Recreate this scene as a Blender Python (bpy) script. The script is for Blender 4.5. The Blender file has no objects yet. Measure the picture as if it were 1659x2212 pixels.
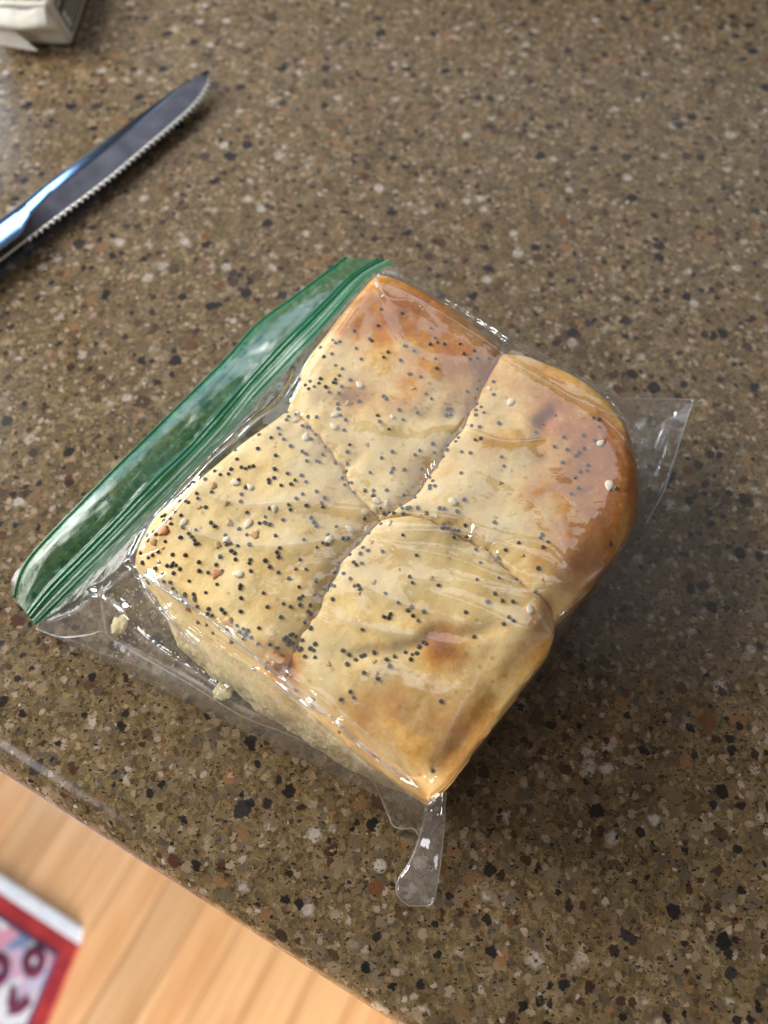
import bpy, bmesh, math, random
import numpy as np
from mathutils import Vector, Matrix, Euler
from mathutils.bvhtree import BVHTree

# ------------------------------------------------------------------ camera, world, lights
SC = bpy.context.scene
COL = SC.collection
TH, H, VF = math.radians(25.0), 0.23, math.radians(67.0)
FV = 1106.0 / math.tan(VF / 2)          # focal length in sketch units (1659 x 2212 sheet)
cd = bpy.data.cameras.new('camera')
cam = bpy.data.objects.new('camera', cd); COL.objects.link(cam)
cam.location = (0, 0, H); cam.rotation_euler = (TH, 0, 0)
cd.sensor_fit = 'VERTICAL'; cd.lens = 6.8
cd.sensor_height = 2 * 6.8 * math.tan(VF / 2)
cd.clip_start = 0.005; cd.clip_end = 50
cd.dof.use_dof = True; cd.dof.focus_distance = 0.212; cd.dof.aperture_fstop = 2.0
SC.camera = cam

W = bpy.data.worlds.new('World'); SC.world = W; W.use_nodes = True
bg = W.node_tree.nodes['Background']
bg.inputs[0].default_value = (0.92, 0.82, 0.70, 1); bg.inputs[1].default_value = 0.10

def area(name, loc, target, sx, sy, power, col):
    l = bpy.data.lights.new(name, 'AREA'); l.shape = 'RECTANGLE'; l.size = sx; l.size_y = sy
    l.energy = power; l.color = col
    o = bpy.data.objects.new(name, l); COL.objects.link(o); o.location = loc
    o.rotation_euler = (Vector(target) - Vector(loc)).to_track_quat('-Z', 'Y').to_euler()
    return o
area('window_light', (-0.84, 0.50, 0.52), (0, 0.08, 0), 0.50, 0.50, 16.0, (1.0, 0.97, 0.92))
area('far_window_light', (-1.30, 1.50, 0.82), (-0.1, 0.25, 0), 0.80, 0.60, 12.0, (0.52, 0.75, 1.0))
area('side_window_light', (-1.20, -0.55, 0.80), (-0.05, 0.08, 0), 0.42, 0.48, 3.0, (0.98, 0.98, 1.0))
area('ceiling_bounce_light', (0.25, 1.35, 1.55), (0.0, 0.15, 0), 2.2, 1.6, 8.0, (0.93, 0.95, 1.0))
area('floor_fill_light', (0.35, -1.35, -0.48), (-0.22, -0.30, -0.92), 1.2, 0.55, 56.0, (1.0, 0.91, 0.79))  # added fill lamp, set below counter height to brighten only the floor

vs = SC.view_settings
SC.display_settings.display_device = 'sRGB'
vs.view_transform = 'Standard'; vs.look = 'None'; vs.gamma = 1; vs.exposure = 0.22; vs.use_curve_mapping = False
SC.render.engine = 'CYCLES'
SC.cycles.use_denoising = True
SC.cycles.use_adaptive_sampling = True; SC.cycles.adaptive_threshold = 0.02
SC.cycles.max_bounces = 6; SC.cycles.diffuse_bounces = 3; SC.cycles.glossy_bounces = 3; SC.cycles.transparent_max_bounces = 16
SC.cycles.caustics_reflective = False; SC.cycles.caustics_refractive = False

R = random.Random(7)
rng = np.random.default_rng(11)

# ------------------------------------------------------------------ helpers
cT, sT = math.cos(TH), math.sin(TH)
CAM = np.array([0, 0, H])
def ray(X, Y):
    x = (X - 829.5) / FV; y = -(Y - 1106) / FV
    d = np.array([x, sT + y * cT, -cT + y * sT]); return d / np.linalg.norm(d)
def at(X, Y, z=0.0):
    d = ray(X, Y); return CAM + d * ((z - H) / d[2])
def src(tile, x, y, s=700 / 1659):
    return ((tile[0] + x * s) * 0.54, (tile[1] + y * s) * 0.54)

def link(name, me, mat=None, parent=None, smooth=True):
    o = bpy.data.objects.new(name, me); COL.objects.link(o)
    if mat is not None and not me.materials: me.materials.append(mat)
    if smooth and len(me.polygons): me.polygons.foreach_set('use_smooth', [True] * len(me.polygons))
    if parent is not None: o.parent = parent
    return o
def empty(name, loc, label, cat, group=None):
    o = bpy.data.objects.new(name, None); COL.objects.link(o); o.location = loc; o.empty_display_size = 0.01
    o['label'] = label; o['category'] = cat
    if group: o['group'] = group
    bpy.context.view_layer.update()
    return o
def tag(o, label=None, cat=None, kind=None, group=None):
    if label: o['label'] = label
    if cat: o['category'] = cat
    if kind: o['kind'] = kind
    if group: o['group'] = group
    return o
def adopt(o, parent):                      # world-placed mesh becomes a part of an empty
    o.parent = parent; o.matrix_parent_inverse = parent.matrix_world.inverted(); return o
def mesh(name, v, f):
    me = bpy.data.meshes.new(name); me.from_pydata([tuple(p) for p in v], [], [tuple(q) for q in f]); me.update(); return me
def grid_faces(nr, nc, wrap=False, off=0):
    out = []
    for i in range(nr - 1):
        for j in range(nc if wrap else nc - 1):
            k = (j + 1) % nc
            out.append((off + i * nc + j, off + i * nc + k, off + (i + 1) * nc + k, off + (i + 1) * nc + j))
    return out
def fast_grid_mesh(name, P, wrap=False):
    nr, nc = P.shape[:2]
    i, j = np.meshgrid(np.arange(nr - 1), np.arange(nc if wrap else nc - 1), indexing='ij')
    k = (j + 1) % nc
    F = np.stack([i * nc + j, i * nc + k, (i + 1) * nc + k, (i + 1) * nc + j], -1).reshape(-1, 4)
    me = bpy.data.meshes.new(name)
    V = P.reshape(-1, 3)
    me.vertices.add(len(V)); me.vertices.foreach_set('co', V.astype(np.float32).ravel())
    me.loops.add(F.size); me.loops.foreach_set('vertex_index', F.astype(np.int32).ravel())
    me.polygons.add(len(F)); me.polygons.foreach_set('loop_start', np.arange(0, F.size, 4, dtype=np.int32))
    me.update(calc_edges=True); me.validate(); return me
def resample(P, n):
    P = np.asarray(P, float)
    # Catmull-Rom then arc length
    Q = []
    m = len(P)
    if m > 2:
        for i in range(m - 1):
            p0, p1, p2, p3 = P[max(i - 1, 0)], P[i], P[i + 1], P[min(i + 2, m - 1)]
            for t in np.linspace(0, 1, 14, endpoint=False):
                Q.append(0.5 * ((2 * p1) + (-p0 + p2) * t + (2 * p0 - 5 * p1 + 4 * p2 - p3) * t * t + (-p0 + 3 * p1 - 3 * p2 + p3) * t ** 3))
        Q.append(P[-1]); Q = np.array(Q)
    else: Q = P
    L = np.r_[0, np.cumsum(np.linalg.norm(np.diff(Q, axis=0), axis=1))]
    t = np.linspace(0, L[-1], n)
    return np.stack([np.interp(t, L, Q[:, k]) for k in range(Q.shape[1])], 1)
# numpy gradient noise (2-D)
_perm = rng.permutation(256); _perm = np.r_[_perm, _perm]
_ga = rng.uniform(0, 2 * np.pi, 256); _gx, _gy = np.cos(_ga), np.sin(_ga)
def pn(x, y):
    xi, yi = np.floor(x).astype(int), np.floor(y).astype(int)
    xf, yf = x - xi, y - yi
    u, v = xf * xf * xf * (xf * (xf * 6 - 15) + 10), yf * yf * yf * (yf * (yf * 6 - 15) + 10)
    def g(ix, iy, dx, dy):
        h = _perm[_perm[ix & 255] + (iy & 255)]
        return _gx[h] * dx + _gy[h] * dy
    a = g(xi, yi, xf, yf); b = g(xi + 1, yi, xf - 1, yf)
    c = g(xi, yi + 1, xf, yf - 1); d = g(xi + 1, yi + 1, xf - 1, yf - 1)
    return (a + u * (b - a)) * (1 - v) + (c + u * (d - c)) * v * 1.0
def fbm(x, y, o=4):
    s = 0; a = 1.0
    for k in range(o):
        s = s + a * pn(x * 2 ** k + 17.3 * k, y * 2 ** k + 5.1 * k); a *= 0.5
    return s
def polydist(x, y, P):
    """distance and arc parameter to a polyline"""
    P = np.asarray(P)[:, :2]
    L = np.r_[0, np.cumsum(np.linalg.norm(np.diff(P, axis=0), axis=1))]
    best = np.full(x.shape, 1e9); par = np.zeros(x.shape)
    for i in range(len(P) - 1):
        a, b = P[i], P[i + 1]; ab = b - a; l2 = ab @ ab + 1e-15
        t = np.clip(((x - a[0]) * ab[0] + (y - a[1]) * ab[1]) / l2, 0, 1)
        d = np.hypot(x - a[0] - t * ab[0], y - a[1] - t * ab[1])
        m = d < best
        best = np.where(m, d, best); par = np.where(m, (L[i] + t * (L[i + 1] - L[i])) / L[-1], par)
    return best, par

# ------------------------------------------------------------------ node helpers
class NT:
    def __init__(s, name):
        s.m = bpy.data.materials.new(name); s.m.use_nodes = True
        s.t = s.m.node_tree; s.n = s.t.nodes; s.l = s.t.links
        s.out = [n for n in s.n if n.type == 'OUTPUT_MATERIAL'][0]
        s.bsdf = [n for n in s.n if n.type == 'BSDF_PRINCIPLED'][0]
    def add(s, typ, **kw):
        n = s.n.new(typ)
        for k, v in kw.items(): setattr(n, k, v)
        return n
    def put(s, sock, v):
        if isinstance(v, bpy.types.NodeSocket): s.l.new(v, sock)
        elif isinstance(v, (tuple, list)) and len(v) == 3 and len(sock.default_value) == 4: sock.default_value = (*v, 1)
        else: sock.default_value = v
    def math(s, op, a, b=0.0, c=None, clamp=False):
        n = s.add('ShaderNodeMath', operation=op, use_clamp=clamp)
        s.put(n.inputs[0], a); s.put(n.inputs[1], b)
        if c is not None: s.put(n.inputs[2], c)
        return n.outputs[0]
    def vmath(s, op, a, b=None, sc=None):
        n = s.add('ShaderNodeVectorMath', operation=op)
        s.put(n.inputs[0], a)
        if b is not None: s.put(n.inputs[1], b)
        if sc is not None: s.put(n.inputs['Scale'], sc)
        return n.outputs[0]
    def mix(s, f, a, b, typ='MIX'):
        n = s.add('ShaderNodeMix', data_type='RGBA', blend_type=typ)
        s.put(n.inputs[0], f); s.put(n.inputs[6], a); s.put(n.inputs[7], b)
        return n.outputs[2]
    def ramp(s, v, lo, hi, a=0.0, b=1.0, smooth=True):
        n = s.add('ShaderNodeMapRange', interpolation_type='SMOOTHSTEP' if smooth else 'LINEAR')
        s.put(n.inputs[0], v); s.put(n.inputs[1], lo); s.put(n.inputs[2], hi); s.put(n.inputs[3], a); s.put(n.inputs[4], b)
        return n.outputs[0]
    def cramp(s, v, stops, interp='LINEAR'):
        n = s.add('ShaderNodeValToRGB'); cr = n.color_ramp; cr.interpolation = interp
        while len(cr.elements) < len(stops): cr.elements.new(0.5)
        for e, (p, c) in zip(cr.elements, stops): e.position = p; e.color = (*c, 1)
        s.put(n.inputs[0], v); return n.outputs[0]
    def noise(s, vec, scale, det=3, rough=0.5, dist=0.0, col=False):
        n = s.add('ShaderNodeTexNoise'); s.put(n.inputs['Vector'], vec)
        n.inputs['Scale'].default_value = scale; n.inputs['Detail'].default_value = det
        n.inputs['Roughness'].default_value = rough; n.inputs['Distortion'].default_value = dist
        return n.outputs['Color' if col else 'Fac']
    def voro(s, vec, scale, feat='F1', rand=1.0):
        n = s.add('ShaderNodeTexVoronoi', feature=feat); s.put(n.inputs['Vector'], vec)
        n.inputs['Scale'].default_value = scale; n.inputs['Randomness'].default_value = rand
        return n
    def obj(s): return s.add('ShaderNodeTexCoord').outputs['Object']
    def attr(s, name, out='Fac'):
        n = s.add('ShaderNodeAttribute'); n.attribute_name = name; return n.outputs[out]
    def bump(s, h, strength, dist, normal=None):
        n = s.add('ShaderNodeBump'); s.put(n.inputs['Height'], h)
        n.inputs['Strength'].default_value = strength; n.inputs['Distance'].default_value = dist
        if normal is not None: s.put(n.inputs['Normal'], normal)
        return n.outputs[0]
    def set(s, **kw):
        for k, v in kw.items(): s.put(s.bsdf.inputs[k.replace('_', ' ')], v)
        return s
def simple(name, col, rough=0.5, **kw):
    m = NT(name); m.set(Base_Color=col, Roughness=rough, **kw); return m.m

# ------------------------------------------------------------------ materials
def mat_quartz():
    m = NT('quartz_counter')
    P = m.vmath('SCALE', m.obj(), sc=820.0)           # millimetres
    n1 = m.vmath('SUBTRACT', m.noise(P, 0.42, 3, 0.6, col=True), (0.5, 0.5, 0.5))
    n2 = m.vmath('SUBTRACT', m.noise(P, 1.9, 2, 0.5, col=True), (0.5, 0.5, 0.5))
    D = m.vmath('ADD', P, m.vmath('ADD', m.vmath('SCALE', n1, sc=2.4), m.vmath('SCALE', n2, sc=0.8)))
    # resin and sand
    base = m.cramp(m.noise(P, 0.16, 4, 0.65), [(0.30, (0.100, 0.067, 0.030)), (0.52, (0.165, 0.117, 0.058)), (0.72, (0.240, 0.180, 0.100))])
    g = m.voro(D, 1.0)
    sand = m.cramp(g.outputs['Color'], [(0.0, (0.15, 0.13, 0.12)), (0.22, (0.55, 0.50, 0.46)), (0.5, (1.0, 0.97, 0.94)), (0.78, (1.35, 1.30, 1.25)), (1.0, (2.1, 1.95, 1.8))])
    col = m.mix(0.72, base, sand, 'MULTIPLY')
    fg = m.ramp(m.noise(P, 2.4, 3, 0.7), 0.25, 0.75, 0.62, 1.42, False)
    cg = m.add('ShaderNodeCombineColor'); [m.put(cg.inputs[k], fg) for k in range(3)]
    col = m.mix(1.0, col, cg.outputs[0], 'MULTIPLY')
    def layer(col, scale, offset, keep_lo, keep_hi, colors, r0, r1, soft, op=1.0, vec=D, edge=True):
        v = m.vmath('ADD', vec, offset)
        f1 = m.voro(v, scale)
        sep = m.add('ShaderNodeSeparateColor'); m.put(sep.inputs[0], f1.outputs['Color'])
        keep = m.math('MULTIPLY', m.math('GREATER_THAN', sep.outputs[0], keep_lo), m.math('LESS_THAN', sep.outputs[0], keep_hi))
        rad = m.ramp(sep.outputs[1], 0.0, 1.0, r0, r1, False)
        d = m.math('SUBTRACT', rad, f1.outputs['Distance'])
        k = m.ramp(d, 0.0, soft)
        if edge:
            e = m.voro(v, scale, 'DISTANCE_TO_EDGE')
            k = m.math('MINIMUM', k, m.ramp(e.outputs[0], 0.02, 0.02 + soft))
        k = m.math('MULTIPLY', m.math('MULTIPLY', k, keep), op)
        c = m.cramp(sep.outputs[2], colors)
        return m.mix(k, col, c), k
    # translucent brown / grey pebbles (only a little off the matrix)
    peb = [(0.0, (0.060, 0.034, 0.019)), (0.2, (0.230, 0.158, 0.092)), (0.4, (0.070, 0.053, 0.036)), (0.6, (0.360, 0.262, 0.168)), (0.8, (0.100, 0.079, 0.058)), (1.0, (0.270, 0.140, 0.062))]
    col, _ = layer(col, 0.50, (3.1, 7.7, 1.2), 0.18, 1.1, peb, 0.33, 0.60, 0.10, 0.88, edge=False)
    col, _ = layer(col, 0.235, (13.1, 4.2, 8.8), 0.50, 1.1, peb, 0.34, 0.60, 0.08, 0.85)
    # pale feldspar, mottled
    wh = [(0.0, (0.46, 0.36, 0.29)), (0.35, (0.40, 0.27, 0.19)), (0.6, (0.54, 0.49, 0.43)), (1.0, (0.33, 0.22, 0.15))]
    mott = m.ramp(m.noise(P, 0.9, 3, 0.7), 0.30, 0.52)
    c2, _ = layer(col, 0.205, (5.5, 21.0, 3.3), 0.66, 1.1, wh, 0.22, 0.50, 0.28, 0.85, edge=False)
    col = m.mix(mott, col, c2)
    col, _ = layer(col, 0.50, (1.5, 31.0, 6.3), 0.80, 1.1, wh, 0.22, 0.52, 0.16, 0.8, edge=False)
    # brown-red and black chips
    dk = [(0.0, (0.012, 0.011, 0.011)), (0.45, (0.020, 0.018, 0.018)), (0.60, (0.055, 0.026, 0.017)), (0.8, (0.085, 0.035, 0.020)), (0.9, (0.030, 0.028, 0.030)), (1.0, (0.17, 0.075, 0.025))]
    col, _ = layer(col, 0.200, (41.0, 2.0, 15.0), 0.60, 1.1, dk, 0.15, 0.46, 0.06, 0.95)
    col, _ = layer(col, 0.34, (9.0, 12.0, 25.0), 0.60, 1.1, dk, 0.15, 0.48, 0.09, 0.95)
    sl = m.add('ShaderNodeMapping'); m.put(sl.inputs[0], D); sl.inputs['Rotation'].default_value = (0.5, 0.9, 0.7); sl.inputs['Scale'].default_value = (1.0, 2.2, 1.6)
    col, _ = layer(col, 0.80, (19.0, 2.0, 5.0), 0.68, 1.1, dk[:2] + dk[4:5], 0.20, 0.50, 0.10, 0.95, vec=sl.outputs[0], edge=False)
    fv = m.ramp(m.noise(P, 1.5, 3, 0.7), 0.3, 0.7, 0.74, 1.02, False)
    cv = m.add('ShaderNodeCombineColor'); [m.put(cv.inputs[k], fv) for k in range(3)]
    col = m.mix(1.0, col, cv.outputs[0], 'MULTIPLY')
    m.set(Base_Color=col, Roughness=m.ramp(m.noise(P, 0.03, 3), 0.3, 0.7, 0.15, 0.23), IOR=1.52)
    m.bsdf.inputs['Specular IOR Level'].default_value = 0.32
    m.put(m.bsdf.inputs['Normal'], m.bump(m.noise(P, 0.15, 2), 0.05, 0.0004))
    return m.m
def mat_crust():
    m = NT('bread_crust')
    P = m.vmath('SCALE', m.obj(), sc=1000.0)
    b = m.attr('brown'); y = m.attr('butter')
    nb = m.noise(P, 0.16, 5, 0.62)
    nf = m.noise(P, 0.75, 4, 0.65)
    bm_ = m.math('MULTIPLY', b, m.math('MULTIPLY_ADD', nb, 1.5, 0.25))
    t = m.math('ADD', bm_, m.math('ADD', m.math('MULTIPLY', m.math('SUBTRACT', m.noise(P, 0.085, 4, 0.55), 0.49), 0.85), m.math('MULTIPLY', m.math('SUBTRACT', nf, 0.5), 0.34)))
    col = m.cramp(t, [(0.0, (0.92, 0.705, 0.350)), (0.18, (0.855, 0.600, 0.245)), (0.40, (0.720, 0.390, 0.100)), (0.66, (0.560, 0.222, 0.038)), (1.0, (0.420, 0.135, 0.022))])
    ym = m.math('MULTIPLY', y, m.ramp(m.noise(P, 0.10, 3), 0.38, 0.60))
    col = m.mix(m.math('MULTIPLY', ym, 0.65), col, (0.70, 0.470, 0.105))
    # flour-dry patches and tiny toasted flecks
    col = m.mix(m.math('MULTIPLY', m.ramp(m.noise(P, 0.30, 4, 0.7), 0.56, 0.72), 0.35), col, (0.82, 0.71, 0.50))
    fl = m.voro(P, 0.33); sep = m.add('ShaderNodeSeparateColor'); m.put(sep.inputs[0], fl.outputs['Color'])
    fk = m.math('MULTIPLY', m.math('GREATER_THAN', sep.outputs[0], 0.72), m.ramp(fl.outputs['Distance'], 0.10, 0.26, 1.0, 0.0))
    col = m.mix(m.math('MULTIPLY', fk, 0.55), col, (0.46, 0.20, 0.05))
    m.set(Base_Color=col, Roughness=0.62)
    m.bsdf.inputs['Subsurface Weight'].default_value = 0.12
    m.bsdf.inputs['Subsurface Radius'].default_value = (1.0, 0.6, 0.25)
    m.bsdf.inputs['Subsurface Scale'].default_value = 0.0022
    m.bsdf.inputs['Specular IOR Level'].default_value = 0.35
    hgt = m.math('ADD', m.noise(P, 0.35, 4, 0.6), m.math('MULTIPLY', m.noise(P, 1.8, 4, 0.7), 0.5))
    m.put(m.bsdf.inputs['Normal'], m.bump(hgt, 0.30, 0.0010))
    return m.m
def mat_crumb():
    m = NT('bread_crumb')
    P = m.vmath('SCALE', m.obj(), sc=1000.0)
    col = m.cramp(m.noise(P, 0.45, 4, 0.65), [(0.3, (0.74, 0.56, 0.27)), (0.55, (0.84, 0.70, 0.40)), (0.75, (0.88, 0.77, 0.50))])
    m.set(Base_Color=col, Roughness=0.8)
    v = m.voro(m.vmath('ADD', P, m.vmath('SCALE', m.noise(P, 0.8, 2, col=True), sc=1.0)), 0.75)
    m.put(m.bsdf.inputs['Normal'], m.bump(m.math('ADD', v.outputs['Distance'], m.noise(P, 2.0, 3)), 0.55, 0.0006))
    m.bsdf.inputs['Subsurface Weight'].default_value = 0.45
    m.bsdf.inputs['Subsurface Scale'].default_value = 0.002
    return m.m
def mat_film(name, tint=(0.985, 0.985, 0.985), haze=0.035, f0=0.075, rough=0.07, hazecol=(0.85, 0.86, 0.88), bumps=True, contact=False):
    """thin plastic film: straight-through transmission, Fresnel gloss, a little milkiness"""
    m = NT(name)
    m.n.remove(m.bsdf)
    lw = m.add('ShaderNodeLayerWeight')
    P = m.vmath('SCALE', m.obj(), sc=1000.0)
    gl = m.add('ShaderNodeBsdfGlossy'); gl.inputs['Roughness'].default_value = rough; gl.inputs['Color'].default_value = (1, 1, 1, 1)
    if bumps:
        w = m.noise(P, 0.11, 3, 0.55, 0.6)
        h = m.math('ADD', m.math('ABSOLUTE', m.math('SUBTRACT', w, 0.5)), m.math('MULTIPLY', m.noise(P, 0.5, 2), 0.10))
        nb = m.bump(h, 0.25, 0.0016)
        m.put(gl.inputs['Normal'], nb); m.put(lw.inputs['Normal'], nb)
    f = m.math('POWER', lw.outputs['Facing'], 5.0)
    if contact:
        lo = m.attr('loose'); st = m.attr('stress')
        lo = m.ramp(m.math('ADD', lo, m.math('MULTIPLY', m.math('SUBTRACT', m.noise(P, 0.14, 4, 0.6), 0.5), 0.9)), 0.32, 0.52)
        f0 = m.math('MULTIPLY_ADD', lo, f0 * .72, f0 * .28)
        haze = m.math('ADD', m.math('MULTIPLY_ADD', lo, haze * .8, haze * .2), m.math('MULTIPLY', st, 0.42))
    f = m.math('MULTIPLY_ADD', f, 0.80, f0, clamp=True)
    tr = m.add('ShaderNodeBsdfTransparent'); tr.inputs[0].default_value = (*tint, 1)
    df = m.add('ShaderNodeBsdfDiffuse'); df.inputs[0].default_value = (*hazecol, 1)
    tl = m.add('ShaderNodeBsdfTranslucent'); tl.inputs[0].default_value = (*hazecol, 1)
    ad = m.add('ShaderNodeMixShader'); ad.inputs[0].default_value = 0.5
    m.l.new(df.outputs[0], ad.inputs[1]); m.l.new(tl.outputs[0], ad.inputs[2])
    hz = m.add('ShaderNodeMixShader'); m.put(hz.inputs[0], haze)
    m.l.new(tr.outputs[0], hz.inputs[1]); m.l.new(ad.outputs[0], hz.inputs[2])
    mx = m.add('ShaderNodeMixShader'); m.l.new(f, mx.inputs[0])
    m.l.new(hz.outputs[0], mx.inputs[1]); m.l.new(gl.outputs[0], mx.inputs[2])
    m.l.new(mx.outputs[0], m.out.inputs[0])
    return m.m
def mat_band():
    """green tinted zip band; streaks run along it (band coordinate 'across')"""
    m = NT('green_zip_film'); m.n.remove(m.bsdf)
    a = m.attr('across'); l = m.attr('along')
    cx = m.add('ShaderNodeCombineXYZ'); m.put(cx.inputs[0], m.math('MULTIPLY', a, 26.0)); m.put(cx.inputs[1], m.math('MULTIPLY', l, 2.5))
    st = m.noise(cx.outputs[0], 1.0, 3, 0.6)
    cx2 = m.add('ShaderNodeCombineXYZ'); m.put(cx2.inputs[0], m.math('MULTIPLY', a, 80.0)); m.put(cx2.inputs[1], m.math('MULTIPLY', l, 4.0))
    fine = m.noise(cx2.outputs[0], 1.0, 2, 0.5)
    # denser pigment at the outer rim and over the tracks
    rim = m.math('ADD', m.ramp(a, 0.0, 0.22, 1.0, 0.0), m.ramp(a, 0.56, 0.70, 0.0, 1.0))
    dens = m.math('ADD', m.math('MULTIPLY', rim, 0.50), m.math('MULTIPLY_ADD', st, 0.40, 0.14), clamp=True)
    dens = m.math('MULTIPLY', dens, 0.74)
    tr = m.add('ShaderNodeBsdfTransparent'); m.put(tr.inputs[0], m.mix(dens, (0.80, 0.95, 0.86), (0.25, 0.70, 0.45)))
    df = m.add('ShaderNodeBsdfDiffuse'); m.put(df.inputs[0], m.mix(m.ramp(fine, 0.58, 0.78), (0.022, 0.290, 0.130), (0.36, 0.56, 0.44)))
    tl = m.add('ShaderNodeBsdfTranslucent'); tl.inputs[0].default_value = (0.02, 0.30, 0.15, 1)
    ad = m.add('ShaderNodeMixShader'); ad.inputs[0].default_value = 0.35
    m.l.new(df.outputs[0], ad.inputs[1]); m.l.new(tl.outputs[0], ad.inputs[2])
    hz = m.add('ShaderNodeMixShader'); m.put(hz.inputs[0], dens)
    m.l.new(tr.outputs[0], hz.inputs[1]); m.l.new(ad.outputs[0], hz.inputs[2])
    gl = m.add('ShaderNodeBsdfGlossy'); gl.inputs['Roughness'].default_value = 0.16
    nb = m.bump(m.math('ADD', fine, m.math('MULTIPLY', st, 0.8)), 0.14, 0.0006)
    m.put(gl.inputs['Normal'], nb)
    lw = m.add('ShaderNodeLayerWeight')
    f = m.math('MULTIPLY_ADD', m.math('POWER', lw.outputs['Facing'], 5.0), 0.75, 0.047, clamp=True)
    mx = m.add('ShaderNodeMixShader'); m.l.new(f, mx.inputs[0]); m.l.new(hz.outputs[0], mx.inputs[1]); m.l.new(gl.outputs[0], mx.inputs[2])
    m.l.new(mx.outputs[0], m.out.inputs[0]); return m.m
def mat_wood(seed, tone):
    m = NT('floor_wood')
    mp = m.add('ShaderNodeMapping'); m.put(mp.inputs[0], m.obj()); mp.inputs['Location'].default_value = (seed * 3.7, seed * 1.3, 0); mp.inputs['Scale'].default_value = (30.0, 3.0, 10.0)
    g = m.noise(mp.outputs[0], 1.0, 5, 0.6, 0.5)
    a = tuple(c * tone for c in (0.62, 0.34, 0.150)); b = tuple(c * tone for c in (0.86, 0.58, 0.33))
    bl = m.ramp(m.noise(m.vmath('ADD', m.obj(), (seed * 1.1, 0, 0)), 1.6, 3, 0.6), 0.42, 0.62)
    m.set(Base_Color=m.mix(m.math('MULTIPLY', bl, 0.55), m.cramp(g, [(0.3, a), (0.7, b)]), (0.50 * tone, 0.215 * tone, 0.075 * tone)), Roughness=0.32); return m.m
M_quartz = mat_quartz(); M_crust = mat_crust(); M_crumb = mat_crumb()
M_film = mat_film('clear_bag_film', haze=0.075, f0=0.145, rough=0.07, contact=True)
M_ear = mat_film('clear_bag_corner_film', haze=0.10, f0=0.12, rough=0.05)
M_under = mat_film('clear_bag_under_film', haze=0.05, f0=0.05, rough=0.12, bumps=False)
M_seam = mat_film('heat_sealed_edge', haze=0.42, f0=0.12, rough=0.12, hazecol=(0.86, 0.84, 0.80), bumps=False)
M_band = mat_band()
M_track = mat_film('zip_track_plastic', tint=(0.30, 0.75, 0.50), haze=0.70, f0=0.08, rough=0.16, hazecol=(0.015, 0.26, 0.12), bumps=False)
M_white = mat_film('zip_white_line', haze=0.40, f0=0.08, rough=0.2, hazecol=(0.70, 0.78, 0.72), bumps=False)
M_poppy = simple('poppy_seed_black', (0.022, 0.022, 0.030), 0.55)
M_sesame = simple('sesame_ivory', (0.88, 0.78, 0.56), 0.5)
M_onion = [simple('toasted_onion', c, 0.5) for c in ((0.55, 0.19, 0.05), (0.66, 0.36, 0.11), (0.62, 0.40, 0.13), (0.30, 0.11, 0.04))]

# ------------------------------------------------------------------ countertop, floor
e0, e1 = at(0, 1667, -0.010), at(854, 2212, -0.010)
ed = (e1 - e0); ed[2] = 0; ed /= np.linalg.norm(ed)            # along the edge
en = np.array([ed[1], -ed[0], 0.0])                             # outwards
if en @ np.array([-1, -1, 0]) < 0: en = -en
mid = (e0 + e1) / 2; mid[2] = 0
RB = 0.012
prof = [(-2.2, 0.0), (-0.6, 0.0), (-0.2, 0), (-RB - 0.02, 0)]
prof += [(-RB + RB * math.sin(a), -RB + RB * math.cos(a)) for a in np.linspace(0, math.pi / 2, 9)]
prof += [(0.0, -0.020), (-0.003, -0.0285), (-0.006, -0.030), (-2.2, -0.030)]
rows = []
for L in (-2.2, 2.2):
    rows.append([mid + ed * L + en * p[0] + np.array([0, 0, p[1]]) for p in prof])
v = [p for r in rows for p in r]; n = len(prof)
f = [(j, (j + 1) % n, n + (j + 1) % n, n + j) for j in range(n)] + [tuple(range(n))[::-1], tuple(range(n, 2 * n))]
me = mesh('countertop', v, f)
ct = link('countertop', me, M_quartz, smooth=False); tag(ct, kind='structure')
for p in me.polygons: p.use_smooth = 3 <= p.index <= 11
bm = bmesh.new(); bm.from_mesh(me); bmesh.ops.recalc_face_normals(bm, faces=bm.faces); bm.to_mesh(me); bm.free()

FZ = -0.92
fl = link('floor', mesh('floor', [mid + ed * a + en * b + np.array([0, 0, FZ - 0.012 - mid[2]]) for a, b in ((-3, -1.5), (3, -1.5), (3, 2.5), (-3, 2.5))], [(0, 1, 2, 3)]),
          simple('subfloor', (0.10, 0.05, 0.02), 0.7), smooth=False); tag(fl, kind='structure')
woods = [mat_wood(i, t) for i, t in enumerate((1.0, 0.92, 1.05, 0.84, 0.96))]
PW = 0.057
bm = bmesh.new(); bmesh.ops.create_cube(bm, size=1.0)
bmesh.ops.bevel(bm, geom=bm.edges[:], offset=0.02, segments=1, affect='EDGES')
plank_me = {}
for k in range(len(woods)):
    me = bpy.data.meshes.new('plank'); bm.to_mesh(me); me.materials.append(woods[k]); plank_me[k] = me
bm.free()
ang = math.atan2(en[1], en[0]) - math.pi / 2
org = at(250, 2000, FZ)
for i in range(-14, 16):
    c0 = R.uniform(-0.9, -0.2)
    while c0 < 1.6:
        ln = R.uniform(0.35, 0.9)
        o = bpy.data.objects.new('plank', plank_me[R.choice([0, 0, 1, 2, 2, 3, 4])]); COL.objects.link(o)
        c = np.array([org[0], org[1], 0]) + ed * (i * PW) + en * (c0 + ln / 2)
        o.location = (c[0], c[1], FZ - 0.006); o.rotation_euler = (0, 0, ang); o.scale = (PW - 0.0012, ln - 0.0012, 0.012)
        o.parent = fl; c0 += ln

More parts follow.
